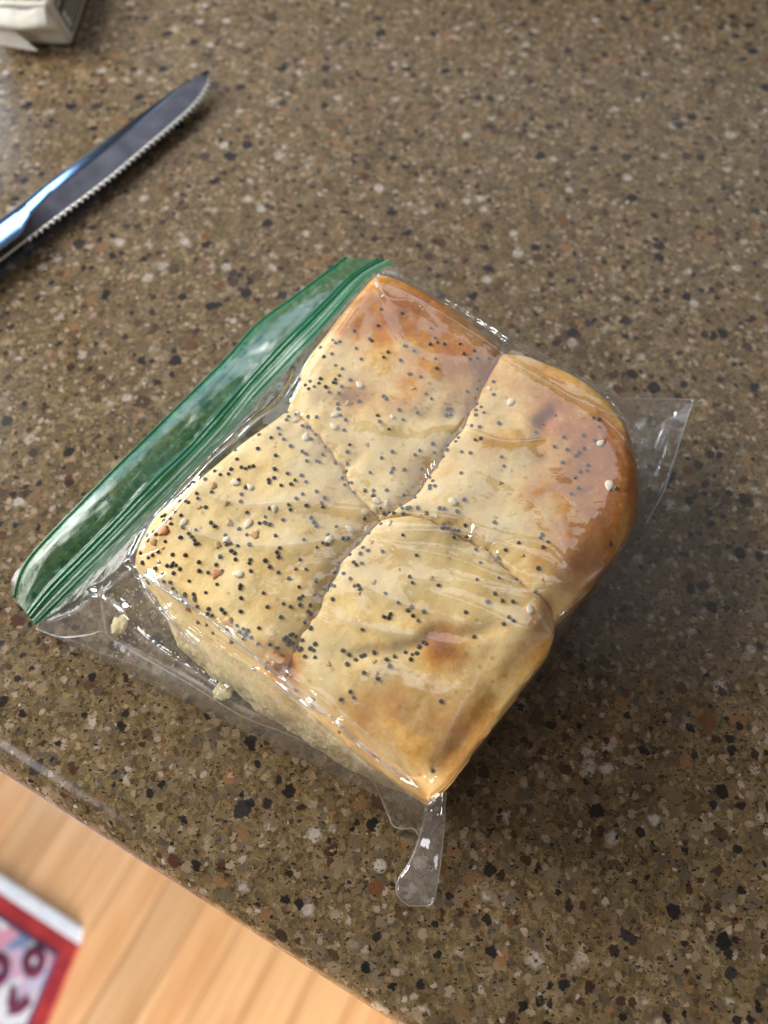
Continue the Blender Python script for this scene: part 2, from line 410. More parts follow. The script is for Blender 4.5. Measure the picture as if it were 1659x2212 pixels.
# rug on the floor
RZ = FZ + 0.0
ra = at(174, 2040, FZ); rb = at(0, 1926, FZ)
ru = (rb - ra); ru[2] = 0; ru /= np.linalg.norm(ru)            # along the white end, to the left
rv = at(103, 2212, FZ) - ra; rv[2] = 0; rv /= np.linalg.norm(rv)                                          # towards the viewer
rug = empty('rug', (ra[0], ra[1], FZ), 'small red bordered rug with blue and pink pattern on wooden floor', 'rug')
def slab(name, pts, z0, z1, mat, parent, bev=0.0):
    n = len(pts); v = [(p[0], p[1], z0) for p in pts] + [(p[0], p[1], z1) for p in pts]
    f = [tuple(range(n))[::-1], tuple(range(n, 2 * n))] + [(i, (i + 1) % n, n + (i + 1) % n, n + i) for i in range(n)]
    me = mesh(name, v, f)
    bm = bmesh.new(); bm.from_mesh(me); bmesh.ops.recalc_face_normals(bm, faces=bm.faces)
    if bev: bmesh.ops.bevel(bm, geom=bm.edges[:], offset=bev, segments=2, affect='EDGES', profile=0.6)
    bm.to_mesh(me); bm.free()
    o = link(name, me, mat, smooth=False); adopt(o, parent); return o
def RP(u, w): return ra + ru * u + rv * w
def rug_mat(name, c1, c2, sc):
    m = NT(name); P = m.obj(); 
    col = m.mix(m.ramp(m.noise(P, sc, 3, 0.6), 0.42, 0.58), c1, c2)
    m.set(Base_Color=col, Roughness=0.95); m.put(m.bsdf.inputs['Normal'], m.bump(m.noise(P, 600, 2), 0.5, 0.002)); return m
mf = NT('rug_field_wool'); P = mf.obj()
c = mf.mix(mf.ramp(mf.noise(P, 26, 3, 0.6), 0.42, 0.56), (0.48, 0.48, 0.70), (0.56, 0.27, 0.40))
c = mf.mix(mf.ramp(mf.noise(mf.vmath('ADD', P, (5, 2, 1)), 22, 2, 0.5), 0.56, 0.62), c, (0.16, 0.22, 0.42))
c = mf.mix(mf.ramp(mf.noise(mf.vmath('ADD', P, (1, 8, 3)), 30, 2, 0.5), 0.55, 0.60), c, (0.66, 0.70, 0.80))
mf.set(Base_Color=c, Roughness=0.95)
M_red = rug_mat('rug_red_wool', (0.30, 0.022, 0.035), (0.40, 0.035, 0.040), 40).m
M_navy = rug_mat('rug_navy_wool', (0.06, 0.05, 0.14), (0.10, 0.07, 0.18), 60).m
M_mar = rug_mat('rug_maroon_wool', (0.11, 0.020, 0.065), (0.15, 0.03, 0.08), 60).m
M_wf = rug_mat('rug_fringe_cotton', (0.66, 0.74, 0.92), (0.76, 0.84, 0.98), 90).m
RL, RWd = 0.75, 0.60
slab('border', [RP(0, 0), RP(RL, 0), RP(RL, RWd), RP(0, RWd)], FZ, FZ + 0.007, M_red, rug, 0.002)
slab('inner_line', [RP(.020, .020), RP(RL - .02, .020), RP(RL - .02, RWd - .02), RP(.020, RWd - .02)], FZ + 0.004, FZ + 0.0082, M_navy, rug)
slab('field', [RP(.0245, .0245), RP(RL - .0245, .0245), RP(RL - .0245, RWd - .0245), RP(.0245, RWd - .0245)], FZ + 0.005, FZ + 0.0094, mf.m, rug)
slab('fringe', [RP(-.001, -.0005), RP(RL, -.0005), RP(RL, -.019), RP(0.004, -.019)], FZ, FZ + 0.009, M_wf, rug, 0.003)
def motif(center, shape, r):
    c = np.array(center)
    if shape == 'ring':
        nn = 28; v = []; f = []
        for k in range(nn):
            a = 2 * math.pi * k / nn
            dv = ru * math.cos(a) + rv * 1.1 * math.sin(a)
            for q, z in ((r, .0096), (r, .0106), (r * .27, .0106), (r * .27, .0096)):
                p = c + dv * q; v.append((p[0], p[1], FZ + z))
        for k in range(nn):
            a, b = 4 * k, 4 * ((k + 1) % nn)
            for j in range(3): f.append((a + j, b + j, b + j + 1, a + j + 1))
        o = link('rosette', mesh('rosette', v, f), M_mar); adopt(o, rug)
    else:
        pts = [(-1, -.55), (-.45, -.75), (.1, -.1), (.6, -.9), (1.0, -.6), (.75, .25), (.2, .8), (-.5, .35)]
        slab('leaf_motif', [c + (ru * p[0] + rv * p[1]) * r for p in pts], FZ + .0096, FZ + .0108, M_mar, rug)
for V_, s_, r_ in (((74, 2078), 'ring', .0165), ((38, 2170), 'leaf', .0175), ((-4, 2095), 'ring', .017), ((-45, 2180), 'ring', .0165), ((-75, 2070), 'leaf', .016)):
    motif(at(V_[0], V_[1], FZ + .0096), s_, r_)

# ------------------------------------------------------------------ bread: four joined rolls
ZT, RO, ZE = 0.0395, 0.0075, 0.0320
def vz(P, z): return np.array([at(x, y, z) for x, y in P])[:, :2]
o_TL = [(290, 1218), (316, 1162), (348, 1114), (430, 1048), (520, 972), (590, 922), (618, 893)]      # L -> seam
o_TL2 = [(618, 893), (640, 850), (655, 800), (700, 738), (755, 668), (795, 622), (815, 606)]          # seam -> T
o_TR = [(815, 606), (870, 622), (950, 664), (1035, 722), (1086, 768)]
o_TR2 = [(1086, 768), (1150, 788), (1230, 822), (1300, 872), (1345, 935)]
o_BR = [(1345, 935), (1370, 1020), (1374, 1090), (1358, 1150), (1310, 1222), (1255, 1280), (1198, 1332)]
o_BR2 = [(1198, 1332), (1190, 1395), (1120, 1485), (1040, 1590), (975, 1675), (928, 1716)]
o_BL = [(928, 1716), (850, 1662), (765, 1595), (690, 1533), (612, 1470)]
o_BL2 = [(612, 1470), (545, 1432), (440, 1366), (350, 1285), (290, 1218)]
CC = (822, 1124)
s_TL = [(618, 893), (690, 950), (735, 1010), (766, 1070), CC]
s_TR = [(1086, 768), (1040, 850), (990, 930), (940, 1010), (895, 1075), CC]
s_BR = [(1198, 1332), (1120, 1262), (1060, 1203), (980, 1152), (900, 1122), CC]
s_BL = [(612, 1470), (650, 1385), (690, 1310), (720, 1250), (770, 1182), CC]
ZS = 0.0365
Cw = at(*CC, ZS)[:2]
def seamw(P):
    q = vz(P, ZS); q[0] = vz(P[:1], ZE)[0]; q[-1] = Cw; return q
NG = 90
def U(P): return resample(vz(P, ZE), NG + 1)
_sc = {}
def S(P):
    k = P[0]
    if k not in _sc:
        q = resample(seamw(P), NG + 1); u = np.linspace(0, 1, NG + 1); tq = np.gradient(q, axis=0); tq /= np.linalg.norm(tq, axis=1)[:, None]
        a = .0019 * fbm(u * 6 + k[0] * .11, u * 0 + k[1] * .07, 3) * np.sin(np.pi * u) ** .6
        _sc[k] = q + np.stack([-tq[:, 1], tq[:, 0]], 1) * a[:, None]
    return _sc[k]
rolls_def = {
    'A': (U(o_TR), U(o_TL2[::-1]), S(s_TL), S(s_TR)),
    'B': (U(o_BR), U(o_TR2[::-1]), S(s_TR), S(s_BR)),
    'D': (U(o_BL), U(o_BR2[::-1]), S(s_BR), S(s_BL)),
    'C': (U(o_TL), U(o_BL2[::-1]), S(s_BL), S(s_TL)),
}   # c0 (outer), d0 (outer), c1 (seam, t=1), d1 (seam, s=1)
brown_blobs = [(850, 670, 150, .40), (950, 735, 140, .36), (1010, 800, 90, .28), (770, 700, 70, .28), (760, 868, 55, .32), (870, 850, 70, .25), (900, 640, 100, .3),
    (1340, 1010, 115, .54), (1310, 1130, 120, .48), (1280, 930, 100, .42), (1190, 880, 75, .38), (1235, 1050, 110, .26), (1255, 1230, 70, .38), (1150, 800, 110, .20), (1170, 915, 26, .45), (1150, 1075, 28, .30), (1060, 960, 70, .22),
    (350, 1160, 60, .18), (600, 1440, 46, .42), (625, 1420, 30, .30), (430, 1230, 60, .12), (560, 1330, 80, .10), (690, 1210, 60, .14),
    (965, 1408, 46, .55), (945, 1385, 30, .3), (900, 1590, 130, .20), (1090, 1470, 120, .12), (960, 1690, 70, .18), (780, 1540, 70, .20), (1180, 1370, 70, .22), (1040, 1560, 80, .16), (870, 1500, 60, .14), (1080, 1290, 80, .12),
    (880, 1000, 40, .10), (930, 1010, 46, .18)]
butter_blobs = [(700, 1200, 130, .9), (820, 980, 150, .7), (780, 1060, 90, .8), (520, 1150, 130, .5), (950, 1320, 130, .7), (800, 1330, 120, .5), (1040, 1230, 110, .7), (900, 1050, 90, .6), (700, 900, 90, .4), (1080, 1130, 120, .4)]
bw = [(at(x, y, ZT), r / (FV / 0.2), s) for x, y, r, s in brown_blobs]
yw = [(at(x, y, ZT), r / (FV / 0.2), s) for x, y, r, s in butter_blobs]
grooves = [([(640, 858), (720, 872), (800, 868), (880, 900), (960, 905), (1010, 872)], .0013, .0028, 1),
           ([(730, 1420), (800, 1412), (850, 1412), (900, 1398), (940, 1372), (1010, 1376), (1100, 1352)], .0012, .0020, 1),
           ([(1165, 930), (1180, 905), (1210, 890)], .0015, .0022, 1), ([(1180, 900), (1175, 960), (1190, 1010)], .0006, .003, 1),
           ([(640, 905), (690, 925), (730, 960), (755, 1010)], -.0011, .0040, 1), ([(560, 1420), (600, 1440), (640, 1425)], .0020, .004, 1),
           ([(1000, 865), (1080, 890), (1140, 950), (1190, 955)], .0007, .0020, 1)]
gw = [(vz(P, ZT), a, w) for P, a, w, _ in grooves]
def drop(d, Rr, depth):
    q = np.clip((Rr - d) / Rr, 0, 1); return depth * (1 - np.sqrt(np.clip(1 - q * q, 0, 1)))
bread = empty('bread_rolls', (at(820, 1200, 0)[0], at(820, 1200, 0)[1], 0.001), 'square of four joined seeded bread rolls inside the clear bag', 'bread')
roll_objs = {}; roll_tops = {}; all_bv, all_bf = [], []
outer_pts = []
for key, (c0, d0, c1, d1) in rolls_def.items():
    s = np.linspace(0, 1, NG + 1)[:, None, None]; t = np.linspace(0, 1, NG + 1)[None, :, None]
    XY = (1 - t) * c0[:, None] + t * c1[:, None] + (1 - s) * d0[None] + s * d1[None] - (
        (1 - s) * (1 - t) * c0[0] + s * (1 - t) * c0[-1] + (1 - s) * t * c1[0] + s * t * c1[-1])
    cen = XY.mean(axis=(0, 1)); XY = cen + (XY - cen) * 0.9995
    LS = np.linalg.norm(c0[-1] - c0[0]); LT = np.linalg.norm(d0[-1] - d0[0])
    S1, T1 = s[:, :, 0] + 0 * t[:, :, 0], t[:, :, 0] + 0 * s[:, :, 0]
    x, y = XY[..., 0], XY[..., 1]
    drp = np.sqrt(drop(T1 * LT, RO, RO) ** 2 + drop(S1 * LS, RO, RO) ** 2)
    sdep = np.clip(.0023 * (1 + 1.5 * pn(x * 60 + 7, y * 60)), .0006, .0050)
    sd = np.sqrt(drop((1 - T1) * LT, .0085, 1.0) ** 2 + drop((1 - S1) * LS, .0085, 1.0) ** 2) * sdep
    z = ZT - np.minimum(drp, RO * 1.15) - np.minimum(sd, .0042) - 0.15 * np.minimum(drp, sd)
    dome = 16 * S1 * (1 - S1) * T1 * (1 - T1)
    z += 0.0008 * np.sqrt(dome)
    mask = np.clip(np.minimum.reduce([S1 * LS, T1 * LT]) / .004, 0.15, 1)
    z += mask * (0.0016 * fbm(x * 45 + 3, y * 45, 2) + 0.00022 * fbm(x * 200, y * 200 + 9, 2))
    for P, a, w in gw:
        d, p = polydist(x, y, P); z -= a * np.exp(-(d / w) ** 2) * np.clip(np.sin(np.pi * np.clip(p, .02, .98)) * 2.5, 0, 1)
    top = np.dstack([XY, z]); roll_tops[key] = top
    # walls
    loop = [(i, 0) for i in range(NG)] + [(NG, j) for j in range(NG)] + [(i, NG) for i in range(NG, 0, -1)] + [(0, j) for j in range(NG, 0, -1)]
    li = np.array([i * (NG + 1) + j for i, j in loop]); TV = top.reshape(-1, 3)
    lp = TV[li]
    tg = np.roll(lp, -1, 0) - np.roll(lp, 1, 0); nrm = np.stack([tg[:, 1], -tg[:, 0]], 1); nrm /= np.linalg.norm(nrm, axis=1)[:, None] + 1e-12
    if ((lp[:, :2] - cen) * nrm).sum() < 0: nrm = -nrm
    outer = np.array([(j == 0 or i == 0) for i, j in loop], float)
    for _ in range(4): outer = (np.roll(outer, 1) + outer * 2 + np.roll(outer, -1)) / 4
    verts = [TV]; faces = grid_faces(NG + 1, NG + 1)
    prev = li; base = len(TV); NW = 14
    for k in range(1, NW + 1):
        q = k / NW
        zz = lp[:, 2] * (1 - q) + 0.0012 * q
        off = (0.0010 * math.sin(min(q * 1.6, 1) * math.pi * 0.75) - 0.0035 * max(0, q - .75) / .25 * 1.2) * outer
        off = off + 0.0007 * outer * fbm(lp[:, 0] * 90 + k * .35, lp[:, 1] * 90 - k * .3, 3)
        ring = np.c_[lp[:, :2] + nrm * off[:, None], zz]
        verts.append(ring); idx = base + np.arange(len(li)); base += len(li)
        for a in range(len(li)):
            b = (a + 1) % len(li); faces.append((prev[a], prev[b], idx[b], idx[a]))
        prev = idx
    faces.append(tuple(prev[::-1]))
    V = np.vstack(verts)
    me = mesh('roll', V, faces)
    bm = bmesh.new(); bm.from_mesh(me); bmesh.ops.recalc_face_normals(bm, faces=bm.faces); bm.to_mesh(me); bm.free()
    # browning attributes
    bx, by, bz = V[:, 0], V[:, 1], V[:, 2]
    br = 0.08 + 0 * bx
    for c, r, st in bw: br = br + st * 1.15 * np.exp(-((bx - c[0]) ** 2 + (by - c[1]) ** 2) / (r * r))
    side = np.clip((ZE + .003 - bz) / .012, 0, 1)
    pL, pB = at(290, 1218, ZE)[:2], at(928, 1716, ZE)[:2]; tb = (pB - pL) / np.linalg.norm(pB - pL); nb_ = np.array([-tb[1], tb[0]]); nb_ = nb_ if nb_ @ (pL - at(820, 1124, ZE)[:2]) > 0 else -nb_
    dBL = (bx - pL[0]) * nb_[0] + (by - pL[1]) * nb_[1]              # 0 on the torn edge, negative inside
    side = side * (1 - .75 * np.clip((dBL + .010) / .008, 0, 1))
    br = np.maximum(br, side * {'A': .46, 'B': .62, 'C': .28, 'D': .44}[key])
    bu = 0 * bx
    for c, r, st in yw: bu = np.maximum(bu, st * np.exp(-((bx - c[0]) ** 2 + (by - c[1]) ** 2) / (r * r)))
    for nm, arr in (('brown', br), ('butter', bu)):
        at_ = me.attributes.new(nm, 'FLOAT', 'POINT'); at_.data.foreach_set('value', arr.astype(np.float32))
    o = link('roll', me, M_crust); adopt(o, bread); roll_objs[key] = o
    o['label'] = {'A': 'golden topped roll beside the green zip at the far corner', 'B': 'deep orange browned roll at the right of the bread', 'C': 'pale roll covered thickest in poppy seeds', 'D': 'pale roll with a red brown blister, nearest the viewer'}[key]
    nb = sum(len(q) for q in all_bv); all_bv.append(V); all_bf += [tuple(int(i) + nb for i in q) for q in faces[:-1]]
    outer_pts.append(V[(np.arange(len(V)) % 7) == 0])
BV = np.vstack(all_bv)
bread_bvh = BVHTree.FromPolygons([Vector(p) for p in BV], all_bf)
# torn crumb face along the lower-left side of the two near rolls
NU, rows = 300, 46
ln = resample(vz([(292, 1222), (350, 1285), (440, 1366), (545, 1440), (615, 1484), (690, 1536), (765, 1595), (850, 1662), (922, 1712)], ZE), NU)
cen = BV[:, :2].mean(axis=0)
tg = np.gradient(ln, axis=0); nr = np.stack([tg[:, 1], -tg[:, 0]], 1); nr /= np.linalg.norm(nr, axis=1)[:, None]
if ((ln - cen) * nr).sum() < 0: nr = -nr
u = np.linspace(0, 1, NU); arc_ = np.r_[0, np.cumsum(np.linalg.norm(np.diff(ln, axis=0), axis=1))]
ztop = np.interp(u, [0, .08, .25, .45, .58, .75, .9, 1], [.014, .025, .027, .025, .017, .011, .007, .003]) + .0030 * fbm(u * 9, u * 0 + 2.2, 4)
endf = np.clip(u / .16, 0, 1) ** .7 * np.clip((1 - u) / .30, 0, 1) ** .8
Pg = np.zeros((rows, NU, 3))
for r in range(rows):
    q = r / (rows - 1)
    zz = 0.0012 + ztop * (1 - q)
    edge = np.clip(min(q, 1 - q) / .14, 0, 1) * endf
    pores = fbm(arc_ * 420 + 3, zz * 420, 3)
    off = -0.0014 + edge * (0.0034 + 0.0012 * fbm(arc_ * 110 + 3, zz * 110, 3) + .0005 * pores - .0012 * np.clip(pores - .18, 0, 1) + 0.0052 * q ** 1.3)
    Pg[r] = np.c_[ln + nr * off[:, None], zz]
o = link('torn_side', fast_grid_mesh('torn_side', Pg), M_crumb); adopt(o, bread)
o['label'] = 'torn creamy crumb face along the lower left side of the bread'
outer_pts.append(Pg.reshape(-1, 3)[::5])
bpy.context.view_layer.update()
def roll_of(p):
    best = None
    for k, T in roll_tops.items():
        d = ((T[::3, ::3, :2] - p[:2]) ** 2).sum(-1).min()
        if best is None or d < best[0]: best = (d, k)
    return best[1]
def hit(X, Y):
    d = ray(X, Y); loc, nor, i, dist = bread_bvh.ray_cast(Vector(CAM), Vector(d))
    if loc is None: return None
    if nor.dot(Vector(d)) > 0: nor = -nor
    return np.array(loc), np.array(nor)

# seeds -------------------------------------------------------------------------
T1, T2, T3, T4, T5, T6, T7, T8 = (1100, 1100), (1800, 1300), (500, 1700), (1100, 1700), (1800, 1800), (600, 2300), (1200, 2300), (1400, 2800)
POP = {T1: "1008,326 1200,362 978,482 750,532 893,608 915,624 772,696 818,798 1070,732 1028,780 1186,808 1225,672 1242,676 1316,720 1470,658 1478,505 1518,600 1540,640 1605,655 1520,795 1530,884 1270,942 1288,940 1380,968 572,858 638,892 610,955 570,990 552,1020 575,1025 713,998 630,1058 478,1062 514,1110 604,1120 370,1058 416,1026 538,750 460,775 432,690 260,800 612,632 545,618 575,645 1030,1150 1056,1172 1430,1126 1480,1172 796,1198 594,1225 600,1272 620,1330 670,1374 972,1334 992,1388 1176,1278 1348,1304 1212,1374 1076,1460 116,1306 128,1345 110,1375 194,1325 315,1344 392,1346 258,1430 305,1448 330,1446 654,1470 382,1516 340,1555 42,1510 80,1558 146,1622 475,1630 708,1608 1496,1600 30,1455 1636,1270 1625,1330 430,985 332,1010 290,1045 240,990 320,1080",
T2: "92,180 230,248 128,272 186,328 256,316 366,318 276,526 258,610 162,632 410,540 412,660 260,750 295,778 245,810 180,850 245,855 320,832 10,795 5,850 465,932 280,966 205,955 68,1040 80,1070 55,1105 238,1090 290,1076 108,1202 192,1214 488,1252 510,1338 104,1404 132,1655 812,1014 1004,860 1358,886 1412,898 1412,968 1266,1048 1078,1062 1368,1096 990,1154 1108,1180 1270,1172 1220,1212 1194,1240 1068,1306 1302,1330 1300,1382 1232,1390 1188,1448 1212,1546 1145,1602 1574,1550",
T3: "1272,94 1385,122 1258,224 1052,245 1062,325 1006,420 1100,400 1140,412 1175,398 1212,388 1416,418 980,465 902,472 852,440 1412,500 1362,520 1362,548 1074,520 762,515 1140,590 820,638 680,648 692,698 1102,655 1095,725 762,780 600,735 575,725 515,720 1155,828 1366,790 1330,872 470,820 350,870 380,860 430,888 375,910 435,938 530,858 812,926 850,958 1275,930 1326,926 1374,940 1080,985 1155,1042 670,995 604,1030 632,1058 655,1090 668,1125 692,1125 550,972 526,1068 380,1105 275,1015 296,1038 215,1050 220,1095 948,1045 965,1135 1000,1120 1068,1144 1180,1132 1424,1050 1005,1192 1038,1215 314,1202 150,1215 220,1255 262,1234 452,1230 572,1236 898,1248 1046,1274 1184,1276 1176,1310 1328,1286 1372,1346 168,1306 320,1300 60,1260 60,1318 698,1300 455,1308 440,1338 482,1330 400,1335 864,1326 520,1366 704,1382 458,1406 362,1412 290,1362 225,1400 265,1405 785,1400 1192,1384 606,1480 872,1510 1092,1520 1086,1548 764,1590 1310,1592 1098,1640 650,1605 430,1490 370,1480 185,1445 210,1475 230,1495 90,1430 15,1370 455,1550 485,1590 568,1608 535,1645 660,1640",
T4: "42,1166 18,1206 32,1250 32,1398 133,1455 76,898 145,805 128,755 200,698 55,572 150,560 188,525 118,458 5,290 685,255 1010,314 1112,255 1328,284 1370,242 1510,262 1600,300 1640,200 1630,235 255,250 280,268 295,275 452,282 300,342 392,340 418,352 572,362 684,368 684,434 900,452 1118,415 1100,450 1226,426 1394,418 250,478 292,540 636,503 660,570 700,548 725,548 748,640 852,620 932,622 930,668 1060,618 1220,668 1364,630 1470,500 1496,532 1468,578 1466,604 1514,580 1330,692 394,630 260,655 470,692 440,735 450,775 296,763 340,878 368,925 392,958 580,964 1000,788 1190,758 1205,788 1255,790 1280,780 1350,785 1560,790 1602,794 1435,835 1085,825 1125,835 1035,840 1213,838 848,888 1604,950 1585,985 1005,940 645,1075 690,1073 272,1088 505,1045 450,1118 495,1128 394,1162 780,1125 832,1162 880,1190 810,1220 710,1232 1210,1042 893,1030 1340,1236 1020,1200 236,1276 602,1306 588,1355 566,1405 650,1408 745,1302 770,1325 822,1310 292,1370 195,1366 390,1474 712,1458 225,1535 372,1610 510,1530 540,1520 500,1570 565,1530 750,1528 788,1518 805,1555 1302,1495 1275,1440 1548,1520 1045,1598 545,1650 262,1622 228,1645",
T5: "66,582 422,688 142,714 42,760 78,762 155,822 35,832 245,948 526,948 460,1022 428,1050 288,1070 652,880 876,802 856,832 928,870 882,924 836,1122 466,1212 628,1232 256,1228 808,1338 424,1362 356,1438 494,1430 596,1440 148,1538 558,1584 602,1622 510,1650 1522,892",
T6: "862,222 858,345 1110,302 1262,272 1330,300 1240,400 1420,282 1518,285 1498,345 1525,375 1472,448 1525,505 1030,502 1025,655 1138,660 1208,694 1110,835 1112,880 732,518 825,480 850,540 885,510 925,530 905,565 890,605 960,595 775,635 675,328 705,360 555,320 545,370 590,385 450,300 425,240 300,240 330,268 355,272 540,475 600,550 460,450 985,965 990,885 1392,1088 1270,980 1315,885 1290,590 1330,570 1350,560 1385,585 1270,610 1320,620 1355,650 1445,620 1310,660 1395,690 1430,700 1415,715 1466,775 1520,698 1552,715 1566,655 1562,780 1550,1180 1548,1235",
T7: "310,234 590,518 794,398 840,405 855,368 928,260 1060,302 1022,338 1068,388 1122,434 1174,348 406,718 464,754 526,806 448,846 580,770 610,762 702,735 820,806 895,776 848,862 1000,734 1062,755 1108,745 1050,800 1128,682 1168,635 1195,655 606,928 736,980 474,1106 508,1166 388,1180 1338,1198 1650,590 378,1486",
T8: "232,522 785,676"}
bm = bmesh.new(); bmesh.ops.create_icosphere(bm, subdivisions=2, radius=1.0)
for v in bm.verts:
    v.co.z *= 0.78
    v.co *= 1 - 0.28 * max(0, v.co.x) ** 3 * (1 if abs(v.co.y) < .5 else .4) + 0.04 * math.sin(9 * v.co.y + 5 * v.co.x)
pop_me = bpy.data.meshes.new('poppy_seed'); bm.to_mesh(pop_me); bm.free(); pop_me.materials.append(M_poppy)
pop_me.polygons.foreach_set('use_smooth', [True] * len(pop_me.polygons))
def place(o, p, n, spin, sink=0.0):
    q = Vector(n).to_track_quat('Z', 'Y') @ Euler((0, 0, spin)).to_quaternion()
    o.rotation_mode = 'QUATERNION'; o.rotation_quaternion = q
    o.location = Vector(p) + Vector(n) * sink
def sub(o, key):
    o.parent = roll_objs[key]; o.matrix_parent_inverse = roll_objs[key].matrix_world.inverted()
seedlist = []
for tl, st in POP.items():
    for tok in st.split():
        a, b = map(float, tok.split(',')); seedlist.append(src(tl, a, b))
n_ind = 0; rest_v, rest_f = [], []
R.shuffle(seedlist)
pv = np.array([v.co[:] for v in pop_me.vertices]); pf = [tuple(p.vertices) for p in pop_me.polygons]
for X, Y in seedlist:
    h_ = hit(X, Y)
    if h_ is None: continue
    p, nn = h_
    r = R.choice((.00050, .00056, .00060, .00065)); spin = R.uniform(0, 6.28)
    if n_ind < 290:
        o = bpy.data.objects.new('poppy_seed', pop_me); COL.objects.link(o)
        q_ = R.uniform(.82, 1.12); o.scale = (r, r * q_, r * R.uniform(.8, 1.1)); place(o, p, nn, spin, .00012); sub(o, roll_of(p)); n_ind += 1
    else:
        q = Vector(nn).to_track_quat('Z', 'Y') @ Euler((0, 0, spin)).to_quaternion()
        Mx = np.array(q.to_matrix()); k = len(rest_v) * len(pv)
        rest_v.append((pv * r) @ Mx.T + p + nn * .00016); rest_f += [tuple(i + k for i in q_) for q_ in pf]
if rest_v:
    o = link('poppy_seeds', mesh('poppy_seeds', np.vstack(rest_v), rest_f), M_poppy); adopt(o, bread); o['kind'] = 'stuff'
bm = bmesh.new(); bmesh.ops.create_uvsphere(bm, u_segments=14, v_segments=10, radius=1.0)
for v in bm.verts:
    x = v.co.x; v.co.y *= (0.66 - 0.20 * x - 0.12 * max(0, x) ** 2); v.co.z *= 0.24 * (1 - .2 * x)
ses_me = bpy.data.meshes.new('sesame_seed'); bm.to_mesh(ses_me); bm.free(); ses_me.materials.append(M_sesame)
ses_me.polygons.foreach_set('use_smooth', [True] * len(ses_me.polygons))
SES = [(T1, 800, 1042, 60, 1), (T1, 555, 1435, 25, .95), (T1, 565, 1330, 80, .9), (T1, 195, 1380, 100, .8), (T1, 292, 1535, -35, 1), (T1, 215, 1310, 70, .7), (T1, 1110, 1345, -45, .7),
       (T2, 575, 735, -40, 1), (T2, 370, 605, 80, .6), (T2, 1430, 1120, -90, .95), (T2, 1505, 1525, -30, 1.15), (T2, 105, 1000, -60, .8),
       (T3, 1048, 548, 0, .95), (T3, 1185, 588, 90, .8), (T3, 1415, 798, -80, .85), (T3, 1165, 940, 15, 1.1), (T3, 555, 925, -65, .95), (T3, 1070, 1415, 35, 1.05), (T3, 955, 1090, -20, .75),
       (T4, 515, 1080, 45, 1), (T4, 705, 985, 50, .9), (T4, 945, 800, -35, .95), (T4, 850, 830, 60, .8), (T4, 1030, 885, -20, 1), (T4, 965, 720, 5, .9), (T4, 1060, 740, 70, .7), (T4, 1510, 390, -55, .9), (T4, 872, 985, 20, .8), (T4, 1080, 930, 50, .8),
       (T5, 30, 490, -85, .95), (T5, 755, 1510, -25, .95), (T5, 310, 935, 20, .7)]
for tl, x, y, a, sz in SES:
    h_ = hit(*src(tl, x, y))
    if h_ is None: continue
    p, nn = h_
    o = bpy.data.objects.new('sesame_seed', ses_me); COL.objects.link(o); r = .00142 * sz; o.scale = (r, r, r)
    place(o, p, nn, math.radians(a), .0002); sub(o, roll_of(p))
ONI = [(T3, 375, 1010, 110, 0), (T3, 870, 1410, 120, 0), (T3, 840, 580, 80, 1), (T3, 990, 930, 80, 1), (T3, 1230, 1040, 100, 1), (T3, 880, 1140, 80, 2), (T3, 700, 780, 55, 1), (T3, 360, 1165, 40, 2), (T3, 270, 1110, 90, 2), (T3, 960, 740, 70, 1), (T1, 872, 1610, 60, 1), (T1, 1305, 1070, 55, 2), (T1, 700, 1215, 80, 2), (T2, 480, 1500, 45, 0), (T4, 800, 1600, 36, 0), (T4, 1178, 1370, 30, 0), (T4, 930, 1490, 60, 1), (T4, 1480, 1450, 60, 1), (T4, 915, 1110, 50, 1), (T6, 1250, 900, 150, 3), (T6, 1230, 790, 110, 1), (T6, 740, 440, 110, 1), (T7, 270, 845, 55, 1), (T7, 730, 935, 40, 0), (T7, 700, 820, 50, 1), (T5, 690, 1000, 40, 1), (T5, 870, 1220, 40, 1), (T1, 1400, 788, 36, 0), (T6, 365, 320, 80, 3)]
oni_me = []
for k in range(8):
    bm = bmesh.new(); bmesh.ops.create_icosphere(bm, subdivisions=2, radius=1.0)
    ph = R.uniform(0, 6)
    for v in bm.verts:
        a = math.atan2(v.co.y, v.co.x); q = 1 + .22 * math.sin(3 * a + ph) + .14 * math.sin(5 * a + 2 * ph)
        v.co.x *= q; v.co.y *= q * .8; v.co.z *= .30; v.co.z += .12 * math.sin(2.5 * v.co.x + ph)
    me = bpy.data.meshes.new('onion_flake'); bm.to_mesh(me); bm.free(); me.materials.append(M_onion[k % 4])
    me.polygons.foreach_set('use_smooth', [True] * len(me.polygons)); oni_me.append(me)
for i, (tl, x, y, sz, c) in enumerate(ONI):
    h_ = hit(*src(tl, x, y))
    if h_ is None: continue
    p, nn = h_
    o = bpy.data.objects.new('onion_flake', oni_me[c + 4 * (i % 2)]); COL.objects.link(o)
    r = sz * 700 / 1659 * .54 / 2 / (FV / .2); o.scale = (r, r, r); place(o, p, nn, R.uniform(0, 6.28), .0001); sub(o, roll_of(p))

